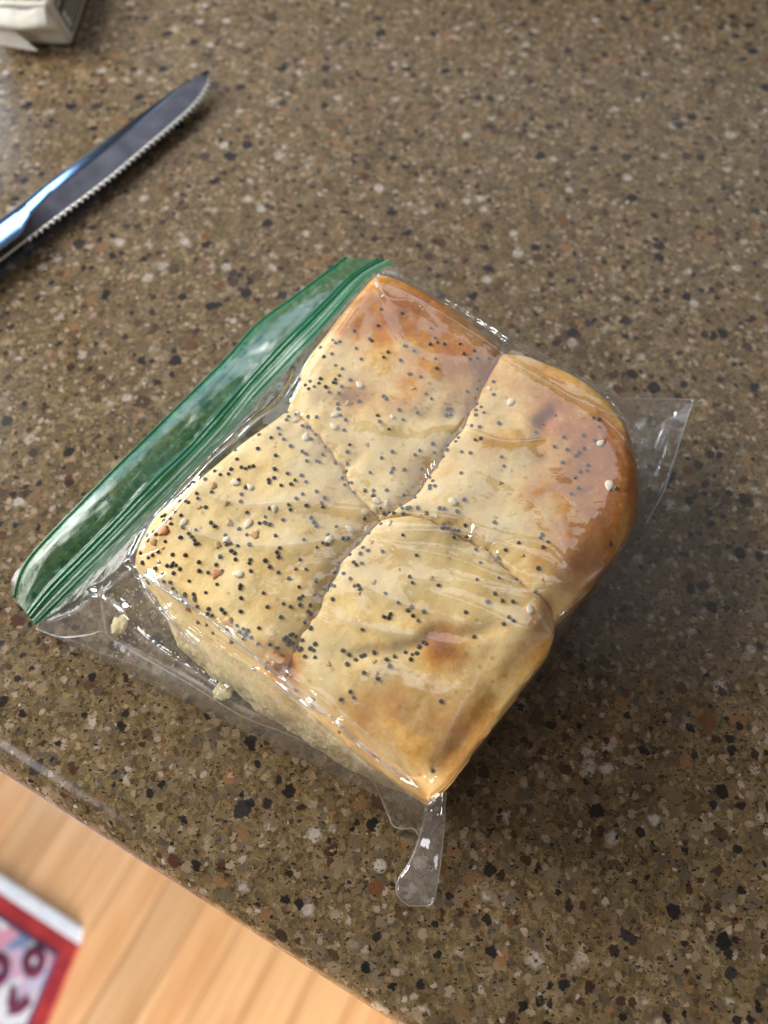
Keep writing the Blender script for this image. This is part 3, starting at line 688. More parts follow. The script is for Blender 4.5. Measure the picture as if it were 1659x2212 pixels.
# ------------------------------------------------------------------ zip bag
ob = at(560, 1150, 0)
bag = empty('zip_bag', (ob[0], ob[1], 0.0006), 'clear plastic sandwich bag with green zip band wrapped around bread', 'bag')
zin = [(78, 1352, .0022), (200, 1240, .0040), (330, 1110, .0050), (480, 955, .0070), (570, 845, .0110), (690, 722, .0200), (790, 606, .0255), (856, 565, .0265)]
zout = [(30, 1290, .0022), (58, 1212, .0030), (180, 1080, .0035), (330, 930, .0040), (480, 782, .0050), (555, 700, .0075), (650, 630, .0125), (747, 556, .0180)]
foot = [(x, y, z) for x, y, z in zin]
foot += [(76, 1358, .0010), (150, 1374, .0010), (240, 1384, .0012), (330, 1430, .0012), (420, 1482, .0012), (525, 1546, .0012), (640, 1592, .0012), (800, 1680, .0015), (845, 1735, .004)]
foot_w = [at(*p) for p in foot]
cb = BV[:, :2].mean(axis=0)
def outward(P, d, z):
    q = resample(vz(P, ZE), 12); r = []
    for p in q:
        u = (p - cb) / np.linalg.norm(p - cb); r.append(np.array([*(p + u * d), z]))
    return r
foot_w += outward(o_TR, .0065, .022) + outward(o_TR2, .0085, .022) + outward(o_BR, .003, .004) + outward(o_BR2, .0025, .003)
foot_w += [at(1345, 868, .020), at(1392, 930, .018), at(1398, 1040, .016), at(1388, 1130, .013)]
bm = bmesh.new()
for P in outer_pts:
    for p in P: bm.verts.new(p)
for T in roll_tops.values():
    for p in (T[::3, ::3].reshape(-1, 3) + np.array([0, 0, .0008])): bm.verts.new(p)
for p in foot_w: bm.verts.new(p)
r_ = bmesh.ops.convex_hull(bm, input=bm.verts[:])
bmesh.ops.delete(bm, geom=[g for g in r_['geom_interior'] if isinstance(g, bmesh.types.BMVert)], context='VERTS')
hull_bvh = BVHTree.FromBMesh(bm)
hv = np.array([v.co[:] for v in bm.verts]); bm.free()
# 2-D outline of the hull
def hull2d(P):
    P = P[np.lexsort((P[:, 1], P[:, 0]))]
    def half(Q):
        h = []
        for p in Q:
            while len(h) > 1 and np.cross(h[-1] - h[-2], p - h[-2]) <= 0: h.pop()
            h.append(p)
        return h
    return np.array(half(P)[:-1] + half(P[::-1])[:-1])
h2 = hull2d(hv[:, :2])
ctr = h2.mean(axis=0) * 0.4 + cb * 0.6
NPHI, NR = 760, 230
hp = np.vstack([h2, h2[:1]]); L = np.r_[0, np.cumsum(np.linalg.norm(np.diff(hp, axis=0), axis=1))]
tt = np.linspace(0, L[-1], NPHI, endpoint=False)
bd = np.stack([np.interp(tt, L, hp[:, k]) for k in range(2)], 1)
rr = np.linspace(0.004, 0.9985, NR) ** 0.8
FX = ctr + rr[:, None, None] * (bd[None] - ctr)
fz = np.zeros((NR, NPHI)); bz_ = np.zeros((NR, NPHI))
down = Vector((0, 0, -1))
for i in range(NR):
    for j in range(NPHI):
        p = Vector((FX[i, j, 0], FX[i, j, 1], 1.0))
        h1 = hull_bvh.ray_cast(p, down)[0]; fz[i, j] = h1.z if h1 is not None else 0.001
        if rr[i] < .93 or True:
            h2_ = bread_bvh.ray_cast(p, down)[0]; bz_[i, j] = h2_.z if h2_ is not None else 0.0
def blur(Z, n):
    for _ in range(n):
        Zp = np.vstack([Z[:1], Z, Z[-1:]])
        Z = (np.roll(Z, 1, 1) + np.roll(Z, -1, 1) + Zp[:-2] + Zp[2:] + 2 * Z) / 6
    return Z
raw = fz.copy()
fz = blur(fz, 5); fz[-1] = raw[-1]
# the film sags a little into the valleys between the rolls
sag = np.clip(fz - bz_ - .0009, 0, None) * (bz_ > .02)
fz = fz - 0.22 * sag
fz = blur(fz, 2)
fx, fy = FX[..., 0], FX[..., 1]
def on_hull(P):
    out = []
    for X, Y in P:
        d = ray(X, Y); h_ = hull_bvh.ray_cast(Vector(CAM), Vector(d))[0]
        out.append(np.array(h_)[:2] if h_ is not None else at(X, Y, .002)[:2])
    return np.array(out)
# creases: polyline on the sheet, height, half width
CREASE = [([(300, 1236), (335, 1262), (385, 1296), (432, 1330)], .0016, .0016), ([(304, 1246), (340, 1310), (380, 1352), (416, 1390), (470, 1450)], .0020, .0022),
    ([(430, 1322), (520, 1395), (640, 1490), (760, 1590), (905, 1708)], .0013, .0016), ([(470, 1330), (560, 1405), (680, 1500), (800, 1600), (915, 1712)], .0009, .0012),
    ([(560, 1450), (640, 1515), (690, 1545), (722, 1556)], .0018, .0020), ([(676, 1500), (700, 1530), (724, 1556)], .0012, .0014),
    ([(715, 1552), (760, 1600), (830, 1655), (908, 1708)], .0022, .0020), ([(600, 1470), (680, 1560), (760, 1630), (820, 1680)], .0016, .0020),
    ([(180, 1300), (232, 1302), (262, 1320), (290, 1350)], .0026, .0026), ([(232, 1300), (232, 1340), (236, 1380)], .0022, .0020), ([(96, 1352), (150, 1335), (190, 1318), (225, 1300)], .0022, .0020),
    ([(225, 1300), (260, 1260), (300, 1228)], .0016, .0020), ([(260, 1330), (340, 1400), (430, 1460), (520, 1520)], .0018, .0022), ([(240, 1380), (380, 1450), (520, 1530), (640, 1580)], .0012, .0016),
    ([(700, 1092), (800, 1100), (940, 1112), (1050, 1132)], .0007, .0012), ([(820, 1150), (960, 1150), (1080, 1178), (1180, 1215), (1238, 1266)], .0010, .0014), ([(1090, 1170), (1180, 1180), (1222, 1222), (1240, 1268)], .0010, .0013),
    ([(860, 1185), (980, 1210), (1120, 1262), (1238, 1268)], .0009, .0013), ([(880, 1250), (1000, 1262), (1150, 1282), (1238, 1270)], .0007, .0012), ([(960, 1240), (1060, 1280), (1150, 1298)], .0007, .0010),
    ([(1150, 1298), (1168, 1340), (1192, 1384)], .0009, .0010), ([(930, 1280), (1040, 1320), (1130, 1362), (1192, 1386)], .0010, .0014),
    ([(1240, 1268), (1300, 1230), (1345, 1165), (1368, 1120)], .0009, .0013), ([(830, 612), (930, 668), (1040, 735), (1110, 780)], .0010, .0016), ([(800, 600), (830, 640), (900, 660), (960, 720)], .0007, .0012),
    ([(1000, 925), (1090, 955), (1185, 950)], .0006, .0012), ([(1080, 770), (1180, 830), (1290, 900), (1375, 1000)], .0010, .0016), ([(1240, 860), (1320, 900), (1390, 960)], .0012, .0016),
    ([(655, 800), (720, 720), (800, 612)], .0010, .0018), ([(620, 880), (700, 770), (790, 640)], .0008, .0018), ([(420, 1040), (520, 950), (620, 850), (700, 740)], .0012, .0020), ([(340, 1120), (430, 1030), (520, 940), (590, 880)], .0012, .0018),
    ([(230, 1260), (330, 1160), (440, 1040)], .0010, .0016)]
stress = np.zeros_like(fz)
for P, a, w in CREASE:
    a *= 1.35
    q = resample(on_hull(P), 40)
    d, par = polydist(fx, fy, q)
    stress = np.maximum(stress, np.exp(-(d / .00042) ** 2) * np.clip(a / .0016, .4, 1) * np.clip(np.sin(np.pi * np.clip(par, 0, 1)) * 1.6, 0, 1) * np.clip(.55 + 1.3 * pn(fx * 90 + a * 5e3, fy * 90), 0, 1))
    wob = 1 + 0.5 * pn(fx * 160 + a * 9e3, fy * 160)
    fz += a * np.exp(-(d / (w * wob))) * np.clip(np.sin(np.pi * np.clip(par, 0, 1)) * 2.2 + .12, 0, 1) * (raw > 0)
LIFT = [[(690, 1092), (830, 1098), (1000, 1118), (1005, 1136), (880, 1130), (740, 1114)], [(1020, 1128), (1110, 1150), (1190, 1180), (1226, 1225), (1240, 1268), (1180, 1224), (1090, 1192), (1010, 1168)],
    [(820, 1165), (960, 1180), (1080, 1215), (1180, 1258), (1236, 1268), (1100, 1278), (960, 1242), (860, 1202)], [(930, 1275), (1060, 1290), (1150, 1298), (1190, 1384), (1100, 1346), (1000, 1316)],
    [(302, 1244), (440, 1326), (640, 1486), (905, 1706), (880, 1710), (740, 1606), (600, 1500), (420, 1372)], [(830, 612), (960, 672), (1085, 760), (1060, 775), (940, 700), (850, 660)], [(1100, 775), (1230, 820), (1330, 880), (1300, 880), (1200, 845)],
    [(1100, 800), (1290, 880), (1350, 1000), (1342, 1120), (1250, 1200), (1200, 1050), (1120, 930)], [(840, 1180), (1000, 1190), (1180, 1290), (1172, 1380), (1010, 1395), (880, 1300)], [(720, 1460), (820, 1420), (1000, 1480), (940, 1620), (820, 1560)],
    [(700, 860), (780, 880), (900, 905), (1000, 880), (1010, 930), (900, 950), (760, 930)]]
lift = np.zeros_like(fz)
for kP, P in enumerate(LIFT):
    fe_ = .0009 if kP < 4 else .0045
    q = on_hull(P); ins = np.zeros(fx.shape, bool); n_ = len(q)
    for a in range(n_):
        x0, y0 = q[a]; x1, y1 = q[(a + 1) % n_]
        ins ^= ((y0 > fy) != (y1 > fy)) & (fx < (x1 - x0) * (fy - y0) / (y1 - y0 + 1e-12) + x0)
    d, _ = polydist(fx, fy, np.vstack([q, q[:1]]))
    lift = np.maximum(lift, ins * np.clip((d + .0004 * pn(fx * 300, fy * 300)) / fe_, 0, 1))
fz += .0006 * lift
EXTRA = [[(740, 1240), (860, 1300), (1010, 1350), (1192, 1386)], [(700, 1330), (860, 1370), (1040, 1392), (1192, 1388)], [(1000, 1000), (1120, 1060), (1200, 1150), (1240, 1266)],
    [(915, 1708), (980, 1560), (1060, 1440), (1180, 1390)], [(430, 1060), (520, 1090), (640, 1085), (760, 1092)], [(360, 1130), (480, 1170), (600, 1180), (740, 1160)], [(820, 620), (860, 720), (900, 800), (1000, 870)], [(800, 650), (780, 760), (720, 860), (640, 900)], [(1085, 770), (1000, 780), (900, 760), (820, 700)]]
for k_, P in enumerate(EXTRA):
    q = resample(on_hull(P), 40); d, par = polydist(fx, fy, q)
    fade = np.clip(np.sin(np.pi * np.clip(par, 0, 1)) * 2, 0, 1)
    sgn = np.where(k_ % 2, 1, 1)
    fz += .00045 * np.exp(-np.abs(d) / .0026) * fade * sgn
    stress = np.maximum(stress, .45 * np.exp(-(d / .0004) ** 2) * fade * np.clip(.4 + 1.5 * pn(fx * 80 + k_, fy * 80), 0, 1))
    lift = np.maximum(lift, .8 * np.exp(-(d / .0022) ** 2) * fade)
# loose wrinkles where the film hangs free, faint ones where it lies on the bread
gap = np.clip((fz - bz_ - .0015) / .006, 0, 1)
gap = np.where(bz_ < .002, 1.0, gap)
edge_f = np.clip((1 - rr[:, None]) / .05, 0, 1)
zl = np.array([(at(*a)[:2]) for a in zin]); zd = zl[-2] - zl[0]; zd /= np.linalg.norm(zd)
al, ac = fx * zd[0] + fy * zd[1], -fx * zd[1] + fy * zd[0]
wr = np.abs(fbm(fx * 95, fy * 95 + 4, 3)) * .0007 + np.abs(fbm(al * 45, ac * 190, 3)) * .0010
fine = np.abs(fbm(fx * 150 + 31, fy * 90, 3)) * .00042
fz = fz - gap * edge_f * (wr - .0004) + (1 - gap) * (fine - .0001)
fz = np.maximum(fz, bz_ + .00045); fz = np.maximum(fz, .0008)
fz = blur(fz, 1)
fme = fast_grid_mesh('film', np.dstack([FX, fz]), wrap=True)
loose = np.maximum(np.clip((fz - bz_ - .0007) / .0016, 0, 1), lift)
for nm, arr in (('loose', loose), ('stress', stress)):
    a_ = fme.attributes.new(nm, 'FLOAT', 'POINT'); a_.data.foreach_set('value', np.ascontiguousarray(arr).astype(np.float32).ravel())
fm = link('film', fme, M_film); adopt(fm, bag)
# underside sheet
ub = np.array([[*(ctr + (p - ctr) * .999), 0] for p in h2])
uz = np.linspace(0, 1, 6)
PB = np.array([[(*(ctr + (p - ctr) * q), .0005 + .0004 * (1 + math.sin(11 * p[0] * 60 + q * 9))) for p in bd[::6]] for q in np.linspace(.05, .997, 24)])
u_ = link('under_film', fast_grid_mesh('under_film', PB, wrap=True), M_under); adopt(u_, bag)

def tube(name, P, r, mat, parent, seg=8):
    P = np.asarray(P); n = len(P); v = []
    tg = np.gradient(P, axis=0); tg /= np.linalg.norm(tg, axis=1)[:, None] + 1e-12
    for i in range(n):
        t = Vector(tg[i]); a = t.cross(Vector((0, 0, 1)));  a = a.normalized() if a.length > 1e-6 else Vector((1, 0, 0)); b = a.cross(t)
        rad = r[i] if hasattr(r, '__len__') else r
        for k in range(seg):
            g = 2 * math.pi * k / seg; v.append(Vector(P[i]) + (a * math.cos(g) + b * math.sin(g)) * rad)
    f = grid_faces(n, seg, True) + [tuple(range(seg))[::-1], tuple(range((n - 1) * seg, n * seg))]
    return adopt(link(name, mesh(name, v, f), mat), parent)
def loft(name, rowsA, mat, parent, nu=60, nv=60, wr=.0004, seed=0., attrs=False):
    """rows of control points (X, Y, z) -> smooth sheet"""
    Rw = np.array([resample(np.array([at(*p) for p in r]), nu) for r in rowsA])
    G = np.stack([resample(Rw[:, j], nv) for j in range(nu)], 1)
    G[..., 2] += wr * fbm(G[..., 0] * 140 + seed, G[..., 1] * 140 - seed, 3)
    return adopt(link(name, fast_grid_mesh(name, G), mat), parent)

# zip band: ribbon between zout and zin, gently cupped, fine ribs along it
NA, NC = 260, 64
Ao = resample(np.array([at(*p) for p in zout]), NA); Ai = resample(np.array([at(*p) for p in zin]), NA)
w_ = np.linspace(0, 1, NC)
l_ = np.linspace(0, 1, NA)
BD = Ao[:, None] * (1 - w_)[None, :, None] + Ai[:, None] * w_[None, :, None]
ribs = sum(.00042 * np.exp(-((w_ - c) / .014) ** 2) for c in (.60, .665, .73, .80, .93))
cup = .0010 * np.sin(np.pi * np.clip(w_ / .62, 0, 1)) * (w_ < .62) + .0012 * np.sin(np.pi * np.clip((w_ - .62) / .38, 0, 1)) * (w_ >= .62)
endt = np.clip(np.minimum(l_, 1 - l_) / .12, .12, 1)
BD[..., 2] += endt[:, None] * cup[None] + ribs[None] + endt[:, None] * .0013 * fbm(l_[:, None] * 6 + 0 * w_[None], w_[None] * 2.2 + 0 * l_[:, None], 3) * np.sin(np.pi * w_)[None]
bme = fast_grid_mesh('zip_band', BD)
for nm, arr in (('across', np.broadcast_to(w_[None], (NA, NC))), ('along', np.broadcast_to(l_[:, None], (NA, NC)))):
    a_ = bme.attributes.new(nm, 'FLOAT', 'POINT'); a_.data.foreach_set('value', np.ascontiguousarray(arr).astype(np.float32).ravel())
adopt(link('zip_band', bme, M_band), bag)
def band_line(c, dz): 
    j = int(round(c * (NC - 1))); q = BD[:, j].copy(); q[:, 2] += dz; return q
for c, r, mt in ((.02, .00042, M_track), (.655, .00062, M_track), (.74, .00062, M_track)):
    tube('zip_track', band_line(c, .0003), r, mt, bag)
tube('zip_line', band_line(.865, .0003), .00034, M_white, bag)
# clear outer lip
out_dir = (Ao - Ai); out_dir[:, 2] = 0; out_dir /= np.linalg.norm(out_dir, axis=1)[:, None]
lipw = .0009 + .0007 * fbm(l_ * 14, l_ * 0 + .7, 3)
lipw = lipw + .0020 * np.exp(-((l_ - .02) / .03) ** 2)
LP = np.stack([Ao + out_dir * (lipw * q)[:, None] + np.array([0, 0, -.0006 * q]) for q in np.linspace(0, 1, 6)], 1)
adopt(link('outer_lip', fast_grid_mesh('outer_lip', LP), mat_film('clear_lip_film', haze=.05, f0=.04, rough=.25, bumps=False)), bag)
# upper end of the zip: little clear flap past the green
loft('end_flap', [[(800, 600, .0260), (830, 590, .0265), (858, 572, .0265)], [(815, 606, .0285), (846, 604, .0275), (862, 590, .0260)], [(830, 612, .031), (862, 616, .029), (868, 600, .025)]], M_ear, bag, 30, 30)

# heat-sealed side edges
sealBL = [(78, 1358, .0016), (130, 1376, .0020), (190, 1372, .0040), (222, 1364, .0046), (246, 1384, .0020), (330, 1432, .0016), (420, 1484, .0016), (525, 1548, .0016), (640, 1594, .0016), (730, 1642, .0018), (800, 1682, .0022), (838, 1758, .0016), (850, 1784, .0014), (872, 1790, .0018), (893, 1790, .0026), (906, 1806, .0030)]
sb = resample(np.array([at(*p) for p in sealBL]), 240)
sb[:, 2] += .0004 * np.abs(pn(np.arange(240) * .21, np.zeros(240)))
tube('side_seam', sb, .00020 + .00008 * (1 + pn(np.arange(240) * .3, np.ones(240))), M_seam, bag, 6)
# outer margin of the seal, lying on the counter
inn = np.roll(sb, 0, 0); tgs = np.gradient(sb[:, :2], axis=0); tgs /= np.linalg.norm(tgs, axis=1)[:, None] + 1e-12
nS = np.stack([tgs[:, 1], -tgs[:, 0]], 1)
if (nS[60:120] * (sb[60:120, :2] - ctr)).sum() < 0: nS = -nS
mw = np.clip(np.sin(np.clip((np.arange(240) - 30) / 150, 0, 1) * math.pi), 0, 1) * .0032
SM = np.stack([np.c_[sb[:, :2] + nS * (mw * q)[:, None], np.maximum(.0006, sb[:, 2] - .0008 * q)] for q in np.linspace(0, 1, 5)], 1)[28:186]
adopt(link('seal_margin', fast_grid_mesh('seal_margin', SM), mat_film('seal_margin_film', haze=.07, f0=.08, rough=.1, bumps=False)), bag)

# right-hand corner ear: two leaves meeting in a crisp edge
ear1 = [[(1335, 858, .024), (1360, 905, .026), (1378, 960, .026), (1384, 1040, .024), (1372, 1135, .018)],
        [(1400, 861, .020), (1405, 910, .0165), (1412, 965, .0130), (1408, 1045, .019), (1392, 1128, .014)],
        [(1455, 862, .017), (1450, 905, .0135), (1440, 960, .0200), (1425, 1050, .016), (1398, 1124, .013)],
        [(1498, 863, .015), (1482, 912, .0135), (1462, 975, .014), (1438, 1052, .013), (1404, 1116, .012)]]
loft('corner_ear', ear1, M_ear, bag, 70, 60, .0003, 3.)
ear2 = [[(x, y, max(.004, z - (.006 if i < 3 else .0004))) for x, y, z in r] for i, r in enumerate(ear1)]
loft('corner_ear', ear2, M_ear, bag, 70, 60, .0003, 8.)
rim = resample(np.array([at(1345, 860, .021), at(1400, 861, .018), at(1455, 862, .0165), at(1499, 863, .015)]), 40)
tube('ear_edge', rim, .00016, M_seam, bag, 6)
rim = resample(np.array([at(1499, 863, .015), at(1482, 912, .0137), at(1462, 975, .0142), at(1438, 1052, .0132), at(1404, 1116, .0122), at(1394, 1135, .012)]), 60)
tube('ear_edge', rim, .00020, M_seam, bag, 6)
# film web between the bread's rounded end and the ear
loft('corner_web', [[(1225, 815, .030), (1290, 850, .034), (1345, 930, .034), (1368, 1030, .032), (1362, 1140, .022)], [(1300, 828, .024), (1345, 868, .027), (1378, 950, .027), (1386, 1040, .025), (1382, 1140, .016)], [(1330, 845, .018), (1388, 900, .018), (1400, 960, .017), (1398, 1050, .015), (1390, 1136, .011)]], mat_film('corner_web_film', haze=.15, f0=.13, rough=.09), bag, 70, 40, .0006, 5.)

# near corner: pocket and tail
loft('corner_pocket', [[(770, 1640, .016), (830, 1680, .021), (880, 1712, .021), (926, 1724, .020)], [(790, 1668, .008), (838, 1718, .012), (880, 1742, .0135), (926, 1745, .015)], [(800, 1682, .0022), (836, 1752, .0030), (872, 1782, .004), (915, 1790, .0075)], [(802, 1686, .0016), (842, 1768, .0014), (872, 1791, .0018), (906, 1806, .0030)]], M_ear, bag, 60, 50, .0007, 2.)
tail = [((926, 1716), (966, 1710), .0170, .0022), ((914, 1770), (961, 1780), .0100, .0020), ((905, 1812), (955, 1836), .0060, .0016), ((884, 1862), (950, 1880), .0040, .0017), ((860, 1900), (943, 1918), .0034, .0021), ((856, 1924), (939, 1940), .0030, .0020), ((866, 1944), (935, 1951), .0024, .0014), ((884, 1957), (925, 1957), .0018, .0006)]
TL_ = resample(np.array([at(*a, z) for a, b, z, h_ in tail]), 70); TR_ = resample(np.array([at(*b, z) for a, b, z, h_ in tail]), 70)
hh = np.interp(np.linspace(0, 1, 70), np.linspace(0, 1, len(tail)), [t_[3] for t_ in tail])
ringn = 48; TG = np.zeros((70, ringn, 3))
for k in range(ringn):
    a = 2 * math.pi * k / ringn; u = (1 - math.cos(a)) / 2
    base_ = TL_ * (1 - u) + TR_ * u
    bumpz = np.sin(a) * hh * (1 + .14 * math.cos(a * 3) * (1 if math.sin(a) > 0 else 0))
    TG[:, k] = base_; TG[:, k, 2] = np.maximum(.0007, base_[:, 2] + bumpz * (1 if math.sin(a) > 0 else .8))
TG[..., 2] += .00016 * fbm(TG[..., 0] * 200, TG[..., 1] * 60, 3)
adopt(link('corner_tail', fast_grid_mesh('corner_tail', TG, wrap=True), M_ear), bag)
ql = TL_[24:].copy(); ql[:, 2] += .0002
tube('tail_edge', np.vstack([ql, TR_[:24:-1]]), .00014, M_seam, bag, 6)

# sharp folds standing up along the near side of the bag
M_fold = mat_film('fold_film', haze=.10, f0=.20, rough=.07, bumps=False)
fP = np.dstack([FX, fz]).reshape(-1, 3)
def on_film(P, n, dz):
    q = resample(on_hull(P), n); out = []
    for x_, y_ in q:
        k = ((fP[:, 0] - x_) ** 2 + (fP[:, 1] - y_) ** 2).argmin(); out.append((x_, y_, fP[k, 2] + dz))
    out = np.array(out)
    for _ in range(3): out[1:-1, 2] = (out[:-2, 2] + out[1:-1, 2] + out[2:, 2]) / 3
    return out
for P, r0 in (([(300, 1236), (335, 1260), (385, 1294), (432, 1328)], .00085), ([(304, 1246), (338, 1304), (380, 1350), (416, 1390), (452, 1432)], .0008), ([(715, 1550), (765, 1600), (830, 1652), (906, 1706)], .0010), ([(600, 1478), (650, 1518), (690, 1544), (722, 1556)], .00075), ([(430, 1322), (540, 1410), (650, 1498), (700, 1536)], .0006), ([(232, 1302), (262, 1320), (286, 1346)], .0008), ([(110, 1350), (160, 1332), (205, 1310)], .0006)):
    q = on_film(P, 60, .0001); q[:, :2] += .00018 * np.stack([pn(np.arange(60) * .25 + r0 * 1e4, np.zeros(60)), pn(np.arange(60) * .25, np.ones(60) + r0 * 1e4)], 1)
    rad = r0 * np.clip(np.sin(np.pi * np.linspace(.03, .97, 60)) * 1.5, .1, 1) * (1 + .35 * pn(np.arange(60) * .33 + r0 * 3e4, np.zeros(60) + .5))
    tube('fold_ridge', q, rad, M_fold, bag, 10)

# crumbs caught in the bag
def crumb(X, Y, r, label, seed):
    bm = bmesh.new(); bmesh.ops.create_icosphere(bm, subdivisions=4, radius=1.0)
    for v in bm.verts:
        p = v.co * 1.7; q = 1 + .55 * fbm(np.array([p.x + seed]), np.array([p.y + p.z * 1.3]), 4)[0]
        v.co = v.co * q; v.co.z *= .24; v.co.x *= 1.4
    bmesh.ops.scale(bm, vec=(r, r, r), verts=bm.verts)
    me = bpy.data.meshes.new('bread_crumb'); bm.to_mesh(me); bm.free()
    p = at(X, Y, 0); o = link('bread_crumb', me, M_crumb); o.location = (p[0], p[1], .0008 + .40 * r); o.rotation_euler = (0, 0, seed)
    tag(o, label, 'crumb', group='crumbs loose in the bag')
crumb(262, 1352, .0023, 'large pale bread crumb in the bag corner near the zip', 1.3)
crumb(488, 1492, .0025, 'ragged cream crumb chunk beside torn side of the bread', 4.1)
crumb(322, 1262, .0012, 'tiny pale crumb by the left corner of the bread', 2.2)
sv, sf = [], []
def speck(X, Y, z, r):
    p = at(X, Y, z); k = len(sv)
    for dx, dy, dz in ((1, 0, 0), (-1, 0, 0), (0, 1, 0), (0, -1, 0), (0, 0, .6), (0, 0, -.6)):
        j = R.uniform(.6, 1.3); sv.append((p[0] + dx * r * j, p[1] + dy * r * j, p[2] + dz * r * j))
    sf.extend((k + a, k + b, k + c) for a, b, c in ((0, 2, 4), (2, 1, 4), (1, 3, 4), (3, 0, 4), (2, 0, 5), (1, 2, 5), (3, 1, 5), (0, 3, 5)))
for _ in range(240):
    u = R.random(); a = (230 + u * 380, 1250 - u * 370)
    speck(a[0] + R.gauss(25, 22), a[1] + R.gauss(0, 26), .0016, R.choice((.00014, .0002, .0002, .0003)))
for _ in range(170):
    speck(R.uniform(235, 420), R.uniform(1265, 1420), .0016, R.choice((.00015, .0002, .00035)))
for _ in range(140):
    u = R.random(); speck(420 + u * 330 + R.gauss(0, 10), 1440 + u * 190 + R.gauss(0, 10), .0016, R.choice((.00015, .0002, .0003)))
o = link('crumb_dust', mesh('crumb_dust', sv, sf), M_crumb, smooth=False)
tag(o, 'fine pale crumb dust scattered in the bag around the bread', 'crumbs', kind='stuff')

# ------------------------------------------------------------------ knife
kz = .0062
spine = [(451, 150), (405, 177), (358, 205), (283, 258), (182, 331), (90, 398), (0, 464), (-120, 552)]
edgeV = [(452, 153), (449, 182), (420, 225), (368, 273), (313, 319), (244, 378), (163, 440), (78, 503), (20, 547), (-120, 655)]
kb = at(-120, 600, 0)
knife = empty('steak_knife', (kb[0], kb[1], 0.0), 'shiny steel knife with serrated edge lying on counter beside butter', 'knife')
NK = 1500
sp = resample(np.array([at(*p, kz + .0005) for p in spine]), NK); eg = resample(np.array([at(*p, kz - .0012) for p in edgeV]), NK)
arc = np.r_[0, np.cumsum(np.linalg.norm(np.diff(eg, axis=0), axis=1))]
idir = sp - eg; wid = np.linalg.norm(idir, axis=1); idir /= wid[:, None] + 1e-9
ser = np.abs(((arc / .0029) % 1) - .5) * 2
on = (arc > .002) & (arc < .118)
eg0 = eg.copy()
eg = eg - idir * (on * (.0015 * (ser ** 1.8)))[:, None] * np.clip(wid / .006, 0, 1)[:, None]
gf = np.interp(arc, [0, .02, .05, .085, .10, .112, .118], [.98, .80, .60, .52, .50, .30, .0])     # ground flank share of the width
hv_ = np.r_[0.0, .03]
prof_b = [1.0, .97, .93, .88, .8, .7, .6, .5, .4, .3, .2, .1, 0.0]
up = []
for q in prof_b:                                   # rounded polished back, from grind line to spine
    w = gf + (1 - gf) * q
    p = eg0 * (1 - w)[:, None] + sp * w[:, None]
    p[:, 2] = kz + .0007 + np.minimum(1 - gf, .72) * (.0052 * math.sqrt(max(0, 1 - q ** 2.0)) - .0030) * np.clip(wid / .010, 0, 1)
    up.append(p)
UPg = np.stack(up, 1)
M_steel = NT('sky_tinted_steel'); M_steel.set(Base_Color=(0.27, 0.36, 0.54), Metallic=1.0, Roughness=0.11); M_steel = M_steel.m  # steel tinted navy: the sky's reflection is put into the base colour
ms = NT('ground_steel'); Pm = ms.vmath('SCALE', ms.obj(), sc=1000.0)
mpn = ms.add('ShaderNodeMapping'); ms.put(mpn.inputs[0], Pm); mpn.inputs['Rotation'].default_value = (0, 0, -.63); mpn.inputs['Scale'].default_value = (.25, 3., 1.)
ms.set(Base_Color=ms.cramp(ms.noise(Pm, .12, 4), [(.35, (.14, .145, .18)), (.7, (.22, .225, .27))]), Metallic=1.0, Roughness=.45)
ms.put(ms.bsdf.inputs['Normal'], ms.bump(ms.noise(mpn.outputs[0], 1.2, 3), .12, .0004)); M_grind = ms.m
M_edge = simple('tooth_glint_steel', (.95, .92, .86), .50, Metallic=1.0)  # pale base colour stands in for window glints on the teeth
adopt(link('blade_back', fast_grid_mesh('blade_back', UPg), M_steel), knife)
gl0 = UPg[:, -1]
fl_ = np.stack([gl0 * (1 - q) + (eg0 + idir * .0007) * q for q in np.linspace(0, 1, 8)], 1)
adopt(link('blade_flank', fast_grid_mesh('blade_flank', fl_), M_grind), knife)
zsc = np.zeros_like(eg); zsc[:, 2] = -.0005 + on * .00055 * (1 - ser) * np.sin(arc * 2165)
tip = np.stack([fl_[:, -1], (fl_[:, -1] + eg) / 2 + zsc * .6 + np.array([0, 0, .0003]), eg + zsc], 1)
adopt(link('serrated_edge', fast_grid_mesh('serrated_edge', tip[(arc > .002)]), M_edge), knife)
und = np.stack([UPg[:, 0], UPg[:, 0] + np.array([0, 0, -.0012]), eg + np.array([0, 0, -.0006])], 1)
adopt(link('blade_underside', fast_grid_mesh('blade_underside', und), M_steel), knife)
# handle, beyond the frame
d_ = (sp[-1] - sp[-200]); d_[2] = 0; d_ /= np.linalg.norm(d_); c0_ = (sp[-1] + eg[-1]) / 2; hw = wid[-1] / 2 * 1.0
HP = []
for q, r_h, th_ in ((-.004, .9, .9), (.004, 1.05, 1.2), (.03, .95, 1.3), (.07, 1.15, 1.35), (.09, .9, 1.1), (.094, .3, .4)):
    ring = []
    sd_ = np.array([-d_[1], d_[0], 0])
    for k in range(20):
        a = 2 * math.pi * k / 20
        ring.append(np.array([c0_[0], c0_[1], .0075]) + d_ * q + sd_ * math.cos(a) * hw * r_h + np.array([0, 0, 1]) * math.sin(a) * .0055 * th_)
    HP.append(ring)
HP = np.array(HP); HP[..., 2] = np.maximum(HP[..., 2], .0004)
adopt(link('handle', fast_grid_mesh('handle', HP, wrap=True), M_steel), knife)

